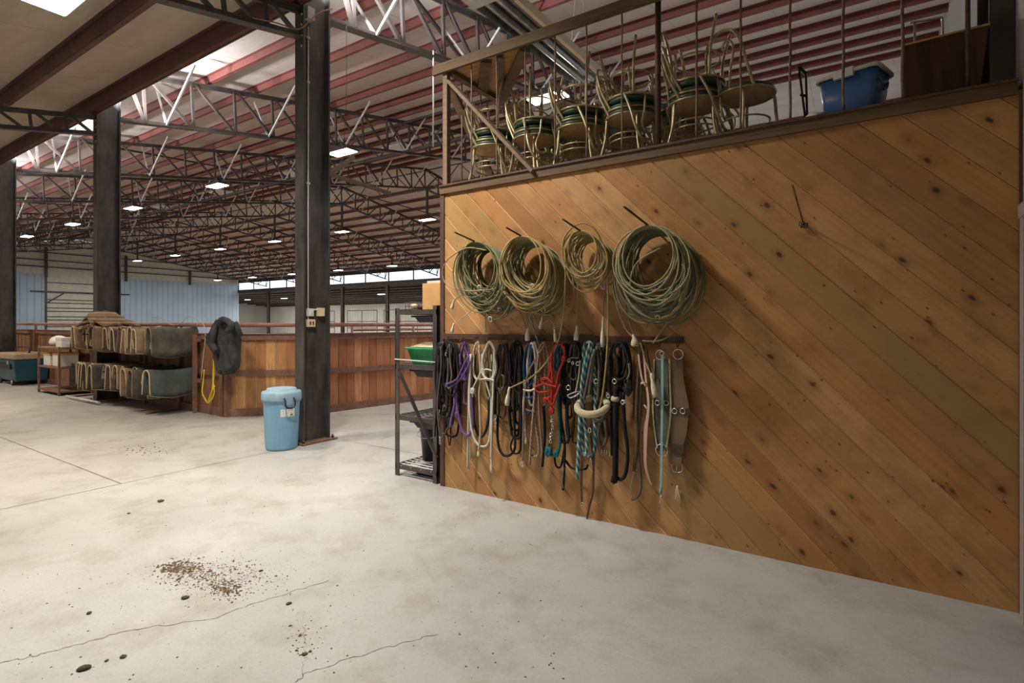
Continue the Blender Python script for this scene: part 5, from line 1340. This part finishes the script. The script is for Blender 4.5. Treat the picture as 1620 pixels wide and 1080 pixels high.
# 14 dark bridle with bits
t = tack('bridle', 'dark brown leather bridle with steel bit rings', 'bridle', 910)
for cx_, tp, bt, w_ in ((908,541,600,20),(904,543,590,12),(914,542,640,12),(909,545,655,9)): hairpin(t, cx_, tp, bt, w_, .07+random.uniform(-.02,.03), .0075, 'leather', 'strap')
strand(t, [(897,568),(905,566),(915,566)], .11, .006, 'leather_g', 'strap'); strand(t, [(918,570),(915,600),(910,622)], .11, .006, 'rope_cream', 'strap')
for x, y, R_ in ((899,613,.018),(914,575,.014),(900,570,.012),(906,574,.01)): pinring(t, x, y, .12, R_, .004)
m = MB(); m.tube(smooth([Wp(897,626,.12), Wp(903,629,.15), Wp(915,623,.15), Wp(914,619,.12), Wp(904,622,.11), Wp(897,626,.12)], 4), .006, 6); m.build('bit_curb', M['chrome'], t)
for cx_, bt, w_ in ((903,690,12),(911,700,10),(917,600,10)): hairpin(t, cx_, 543, bt, w_, .05, .0085, 'leather', 'strap')
# 15 teal-striped lead
t = tack('lead_rope', 'thick teal and white striped rope lead', 'lead rope', 932)
hairpin(t, 931, 541, 720, 22, .09, .0135, 'rope_stripe', 'rope_loop', 1, n=8)
strand(t, [(937,545),(925,590),(919,640),(916,700),(913,757)], .11, .0135, 'rope_stripe', 'tail', n=8); strand(t, [(934,542),(926,570),(920,610),(921,640),(928,690),(928,715),(922,718)], .12, .012, 'rope_stripe', 'rope_loop', n=8)
# 16 halter with fleece noseband
t = tack('fleece_halter', 'grey leather halter with thick cream fleece noseband ring', 'halter', 947)
m = MB(); c_ = Wp(937, 642, .12); pts = []
for i in range(26): a = 2*math.pi*i/26; pts.append(c_+Vector((.115*math.cos(a), .085*math.sin(a), .05*math.sin(a))))
m.tube(pts, .027, 12, True); m.build('fleece_noseband', M['fleece'], t)
strand(t, [(938,560),(930,600),(924,632)], .13, .011, 'leather_g', 'cheek_strap'); strand(t, [(944,548),(948,590),(945,635)], .1, .011, 'leather_g', 'cheek_strap'); strand(t, [(941,552),(936,590),(932,625)], .12, .014, 'rope_grey', 'cheek_strap')
hairpin(t, 946, 543, 590, 12, .08, .009, 'leather_g', 'crown_strap'); pinring(t, 943, 603, .13, .016, .004); pinring(t, 961, 623, .13, .012, .004); pinring(t, 934, 600, .12, .012, .003)
for a, b in (((936,660),(960,664)),((940,668),(966,650)),((945,660),(955,640))): strand(t, [a, ((a[0]+b[0])/2, (a[1]+b[1])/2+3), b], .13, .010, 'leather', 'chin_strap', 4)
MB().tube([Wp(968,630,.13), Wp(978,632,.13)], .02, 8).build('fleece_tab', M['fleece'], t)
hairpin(t, 953, 655, 705, 13, .08, .014, 'leather_g', 'strap', 1); 
m = MB()
for dx in (-4, 4): q_ = Wp(958+dx, 715, .08); m.tube([q_+V(-.012,0,.02), q_+V(-.012,0,-.022), q_+V(.012,0,-.022), q_+V(.012,0,.02)], .003, 6, True)
m.build('buckle', M['chrome'], t)
for cx_, bt, w_ in ((950,640,16),(943,660,12),(958,690,12)): hairpin(t, cx_, 544, bt, w_, .05, .010, 'leather', 'strap')
# 17 leather reins
t = tack('reins', 'long dark leather reins reaching almost to the floor', 'reins', 925)
def ribbon(parent, px, off, w, th, mat, name='strap', k=6):
    P = smooth([Wp(x, y, o) for (x, y), o in zip(px, off if isinstance(off, list) else [off]*len(px))], k); m = MB(); L = []
    for i, p in enumerate(P):
        tn = (P[min(i+1, len(P)-1)]-P[max(i-1, 0)]).normalized(); r_ = tn.cross(V(0,-1,0))
        if r_.length < .01: r_ = V(1,0,0)
        r_.normalize(); ww = w[i*len(w)//len(P)] if isinstance(w, list) else w
        if isinstance(w, list):
            f = i/(len(P)-1)*(len(w)-1); i0 = min(int(f), len(w)-2); ww = w[i0]+(w[i0+1]-w[i0])*(f-i0)
        L.append([p-r_*ww/2, p+r_*ww/2, p+r_*ww/2+V(0,-th,0), p-r_*ww/2+V(0,-th,0)])
    b = len(m.v); dd = 0
    for q_ in L: m.v += q_
    for i in range(len(L)-1):
        for k_ in range(4): k2 = (k_+1) % 4; m.face([b+i*4+k_, b+i*4+k2, b+(i+1)*4+k2, b+(i+1)*4+k_], [(i*.01, k_/4), (i*.01, k2/4), ((i+1)*.01, k2/4), ((i+1)*.01, k_/4)])
    m.face([b, b+1, b+2, b+3]); e = b+(len(L)-1)*4; m.face([e, e+1, e+2, e+3]); return m.build(name, M[mat], parent)
ribbon(t, [(925,545),(924,620),(922,700),(920,760),(921,798)], [.05,.05,.06,.04,.03], .016, .004, 'leather'); ribbon(t, [(935,660),(936,700),(939,740),(938,780),(933,800),(928,824)], [.1,.08,.06,.05,.04,.02], .014, .004, 'leather')

pinring(t, 921, 797, .05, .01, .003); clip(t, 935, 720, .1, .05); ribbon(t, [(941,640),(940,690),(939,735)], .09, .02, .004, 'leather'); pinring(t, 933, 680, .12, .012, .005, 'ring', 1.5)
# 18 black halter with thick lead
t = tack('halter', 'black halter with a thick black lead doubled down to a blunt end', 'halter', 978)
for cx_, tp, bt, w_ in ((980,541,600,28),(975,542,640,20),(988,542,620,18),(970,546,600,14),(984,545,590,10)): hairpin(t, cx_, tp, bt, w_, .08+random.uniform(-.02,.04), .010, 'rope_black', 'strap')
strand(t, [(975,610),(974,660),(974,710),(973,760)], .12, .021, 'rope_black', 'lead_rope', n=8); strand(t, [(986,620),(988,670),(993,715),(990,748),(983,758),(976,756)], .11, .013, 'rope_black', 'lead_rope', n=8); knot(t, 972, 758, .12, .022, 'rope_black')
strand(t, [(967,640),(968,680),(969,720)], .09, .014, 'rope_black', 'strap'); 
for x, y, R_ in ((972,603,.016),(985,636,.014),(962,626,.014),(988,635,.01)): pinring(t, x, y, .14, R_, .004)
strand(t, [(995,575),(996,590),(992,600)], .14, .007, 'rope_lariat_g', 'strap'); blob('fleece_wrap', M['cloth_black'], Wp(993, 612, .09), .035, .03, .06, .5, 5, 3, t)
# 19 olive twisted rope with bottom loop
t = tack('lead_rope', 'olive twisted rope with a rawhide-like loop at the bottom, right of the black halter', 'lead rope', 1010)
strand(t, [(1015,545),(1010,590),(1007,650),(1008,700),(1003,745)], .08, .011, 'rope_olive', 'tail', n=8); strand(t, [(1019,548),(1015,600),(1012,660),(1009,710)], .07, .010, 'rope_olive', 'tail', n=8)
strand(t, [(1008,700),(1012,740),(1014,770),(1008,786),(999,790)], .07, .010, 'rope_grey', 'lead_rope', n=8); strand(t, [(1003,745),(998,770),(1001,788),(996,792)], .06, .004, 'rope_cream', 'tail')
strand(t, [(1003,560),(1003,610),(1002,660)], .06, .006, 'rope_olive', 'tail'); strand(t, [(1018,620),(1019,680),(1016,710)], .06, .005, 'rope_mauve', 'tail')
# 20 pink strap
t = tack('strap', 'pale pink leather strap hanging between the olive rope and the cinches', 'strap', 1022)
ribbon(t, [(1018,555),(1022,600),(1026,640),(1022,680),(1021,730),(1026,755),(1031,767)], [.1,.1,.11,.1,.09,.07,.06], [.012,.014,.016,.026,.02,.016,.012], .004, 'pink_strap')
ribbon(t, [(1010,560),(1016,600),(1024,612)], .09, .012, .004, 'pink_strap'); strand(t, [(1023,550),(1028,580),(1032,600)], .08, .006, 'leather', 'strap'); strand(t, [(1019,640),(1026,650)], .1, .006, 'pink_strap', 'strap'); strand(t, [(1014,606),(1022,606)], .11, .008, 'pink_strap', 'strap')
# 21 green-grey cinch
t = tack('cinch', 'green-grey web cinch with cream edging and steel D-rings', 'cinch', 1047)
ribbon(t, [(1047,568),(1046,610),(1047,650),(1046,690),(1047,712)], .05, [.105,.11,.118,.10,.065], .02, 'webbing_g', 'web_body', 5)
ribbon(t, [(1035,568),(1034,610),(1033,650),(1037,690),(1040,708)], .075, .008, .004, 'fleece', 'edging', 5); ribbon(t, [(1059,568),(1060,610),(1061,650),(1057,690),(1054,708)], .075, .012, .004, 'fleece', 'edging', 5)
MB().ring(Wp(1045, 561, .07), .034, .005, (0,1,0), 20, 7).build('d_ring', M['chrome'], t); MB().ring(Wp(1047, 712, .075), .042, .005, (0,1,0), 20, 7).build('d_ring', M['chrome'], t)
for x in (1040, 1054): pinring(t, x, 637, .08, .017, .004)
# 22 pale teal strap
t = tack('tie_strap', 'long pale teal strap with a chain end hanging over the green-grey cinch', 'strap', 1048)
ribbon(t, [(1048,562),(1048,620),(1047,700),(1046,770)], .1, .017, .006, 'teal_strap'); tas(t, 1046,766, 1045,780, .1, .012, 'teal_strap'); pinring(t, 1047, 559, .09, .014, .004)
m = MB()
for i in range(5): m.ring(Wp(1045.5-i*.3, 779+i*4, .09), .007, .002, (math.cos(i*1.5), math.sin(i*1.5), .1), 10, 5)
m.build('chain', M['chrome'], t)
# 23 brown corded cinch
t = tack('cinch', 'wide brown corded cinch with steel buckles, rightmost on the hook rail', 'cinch', 1076)
ribbon(t, [(1073,566),(1073,600),(1074,640),(1074,680),(1072,705),(1071,735)], .05, [.072,.085,.145,.12,.075,.07], .018, 'webbing', 'web_body', 5)
MB().ring(Wp(1073, 560, .065), .034, .005, (0,1,0), 20, 7).build('d_ring', M['chrome'], t)
a = Wp(1071, 735, .06); MB().tube([a+V(-.033,0,.01), a+V(-.038,0,-.03), a+V(-.024,0,-.05), a+V(.024,0,-.05), a+V(.038,0,-.03), a+V(.033,0,.01)], .004, 7, True).build('buckle', M['chrome'], t)
MB().tube([a+V(0,-.004,.01), a+V(0,-.006,-.05)], .003, 6).build('buckle_tongue', M['chrome'], t)
for x in (1067, 1080): pinring(t, x, 650, .075, .018, .004)
m = MB(); q_ = Wp(1073, 649, .075); m.box(q_.x-.078, q_.x+.078, q_.y, q_.y+.006, q_.z-.016, q_.z+.016); m.build('center_band', M['leather'], t)
m = MB(); q_ = Wp(1073, 710, .075); m.box(q_.x-.042, q_.x+.042, q_.y-.004, q_.y+.006, q_.z-.028, q_.z+.028); m.build('leather_keeper', M['leather'], t)
strand(t, [(1072,566),(1071,574),(1073,580)], .09, .003, 'rust' if 0 else 'rope_olive', 'buckle_tongue')
# fringe tuft low on the wall
t = thing('tassel_tuft', 'small pale frayed tuft on the wall below the brown cinch', 'tassel', Wp(1072, 770, .02))
for dx, dy in ((-2,0),(0,2),(2,-3),(3,2)): strand(t, [(1071+dx*.2,768),(1071+dx,780),(1072+dx*1.6,790+dy)], .02, .0035, 'tassel', 'fringe', 3)

# ================================================================ debris on the floor
random.seed(17)
def clod(px, py, s, lab, mat='dirt_dk', grp='dark manure lumps on the concrete'):
    s *= .62; c_ = PZ(px, py); tag(blob('dirt_clod', M[mat], (c_.x, c_.y, s*.2), s, s*.8, s*.26, .35, 3.5, px, None, px, 0, 12, 8), lab, 'dirt', grp)
for px, py, s, lab in ((133,1058,.042,'largest mossy brown lump near the bottom left of the floor'),(195,1039,.026,'dark lump right of the mossy one'),(169,1045,.016,'small dark lump next to the mossy one'),(141,970,.024,'dark lump left of the floor crack'),(293,946,.036,'dark round lump just below the dirt patch'),(413,903,.022,'dark lump at the right edge of the dirt patch'),(457,955,.026,'dark lump right of the crack'),(482,1035,.022,'dark lump near the bottom middle of the floor'),(254,793,.05,'brown clod with a stalk on the open floor'),(204,812,.022,'small lump left of the stalk clod')):
    clod(px, py, s, lab)
m = MB()
def crumb(x, y, s):
    b = len(m.v); a = random.uniform(0, 6); 
    for k_ in range(5): m.v.append(Vector((x+s*math.cos(a+k_*1.257)*random.uniform(.7,1.2), y+s*math.sin(a+k_*1.257)*random.uniform(.7,1.2), .0005)))
    m.v.append(Vector((x, y, s*.8)))
    for k_ in range(5): m.face([b+k_, b+(k_+1) % 5, b+5])
def patch(cx_, cy_, rx, ry, n_, s0, s1):
    for _ in range(n_):
        px = random.gauss(cx_, rx); py = random.gauss(cy_, ry)
        if py < 660 or py > 1079: continue
        q_ = PZ(px, py)
        if q_.y < 3.6 and q_.x < .5: crumb(q_.x, q_.y, random.uniform(s0, s1)*(1 if random.random() < .9 else 2))
patch(300, 900, 22, 8, 330, .002, .007); patch(330, 915, 40, 14, 620, .0015, .005); patch(360, 932, 16, 7, 260, .002, .007); patch(385, 905, 40, 12, 260, .0015, .005)
patch(275, 900, 12, 4, 120, .003, .009); patch(235, 712, 22, 5, 90, .003, .009)
patch(480, 1010, 14, 25, 50, .002, .006)
for _ in range(420):
    px, py = random.uniform(0, 900), random.uniform(690, 1075); q_ = PZ(px, py)
    if q_.y < 3.6: crumb(q_.x, q_.y, random.choice([.0015, .002, .003, .004, .006]))
tag(m.build('scattered_dirt', M['dirt'], None, (-2, 2, 0)), 'crumbled brown dirt scattered over the concrete floor', 'dirt', None, 'stuff')

# ================================================================ tidy up
for o in bpy.data.objects:
    if '_o' in o: del o['_o']
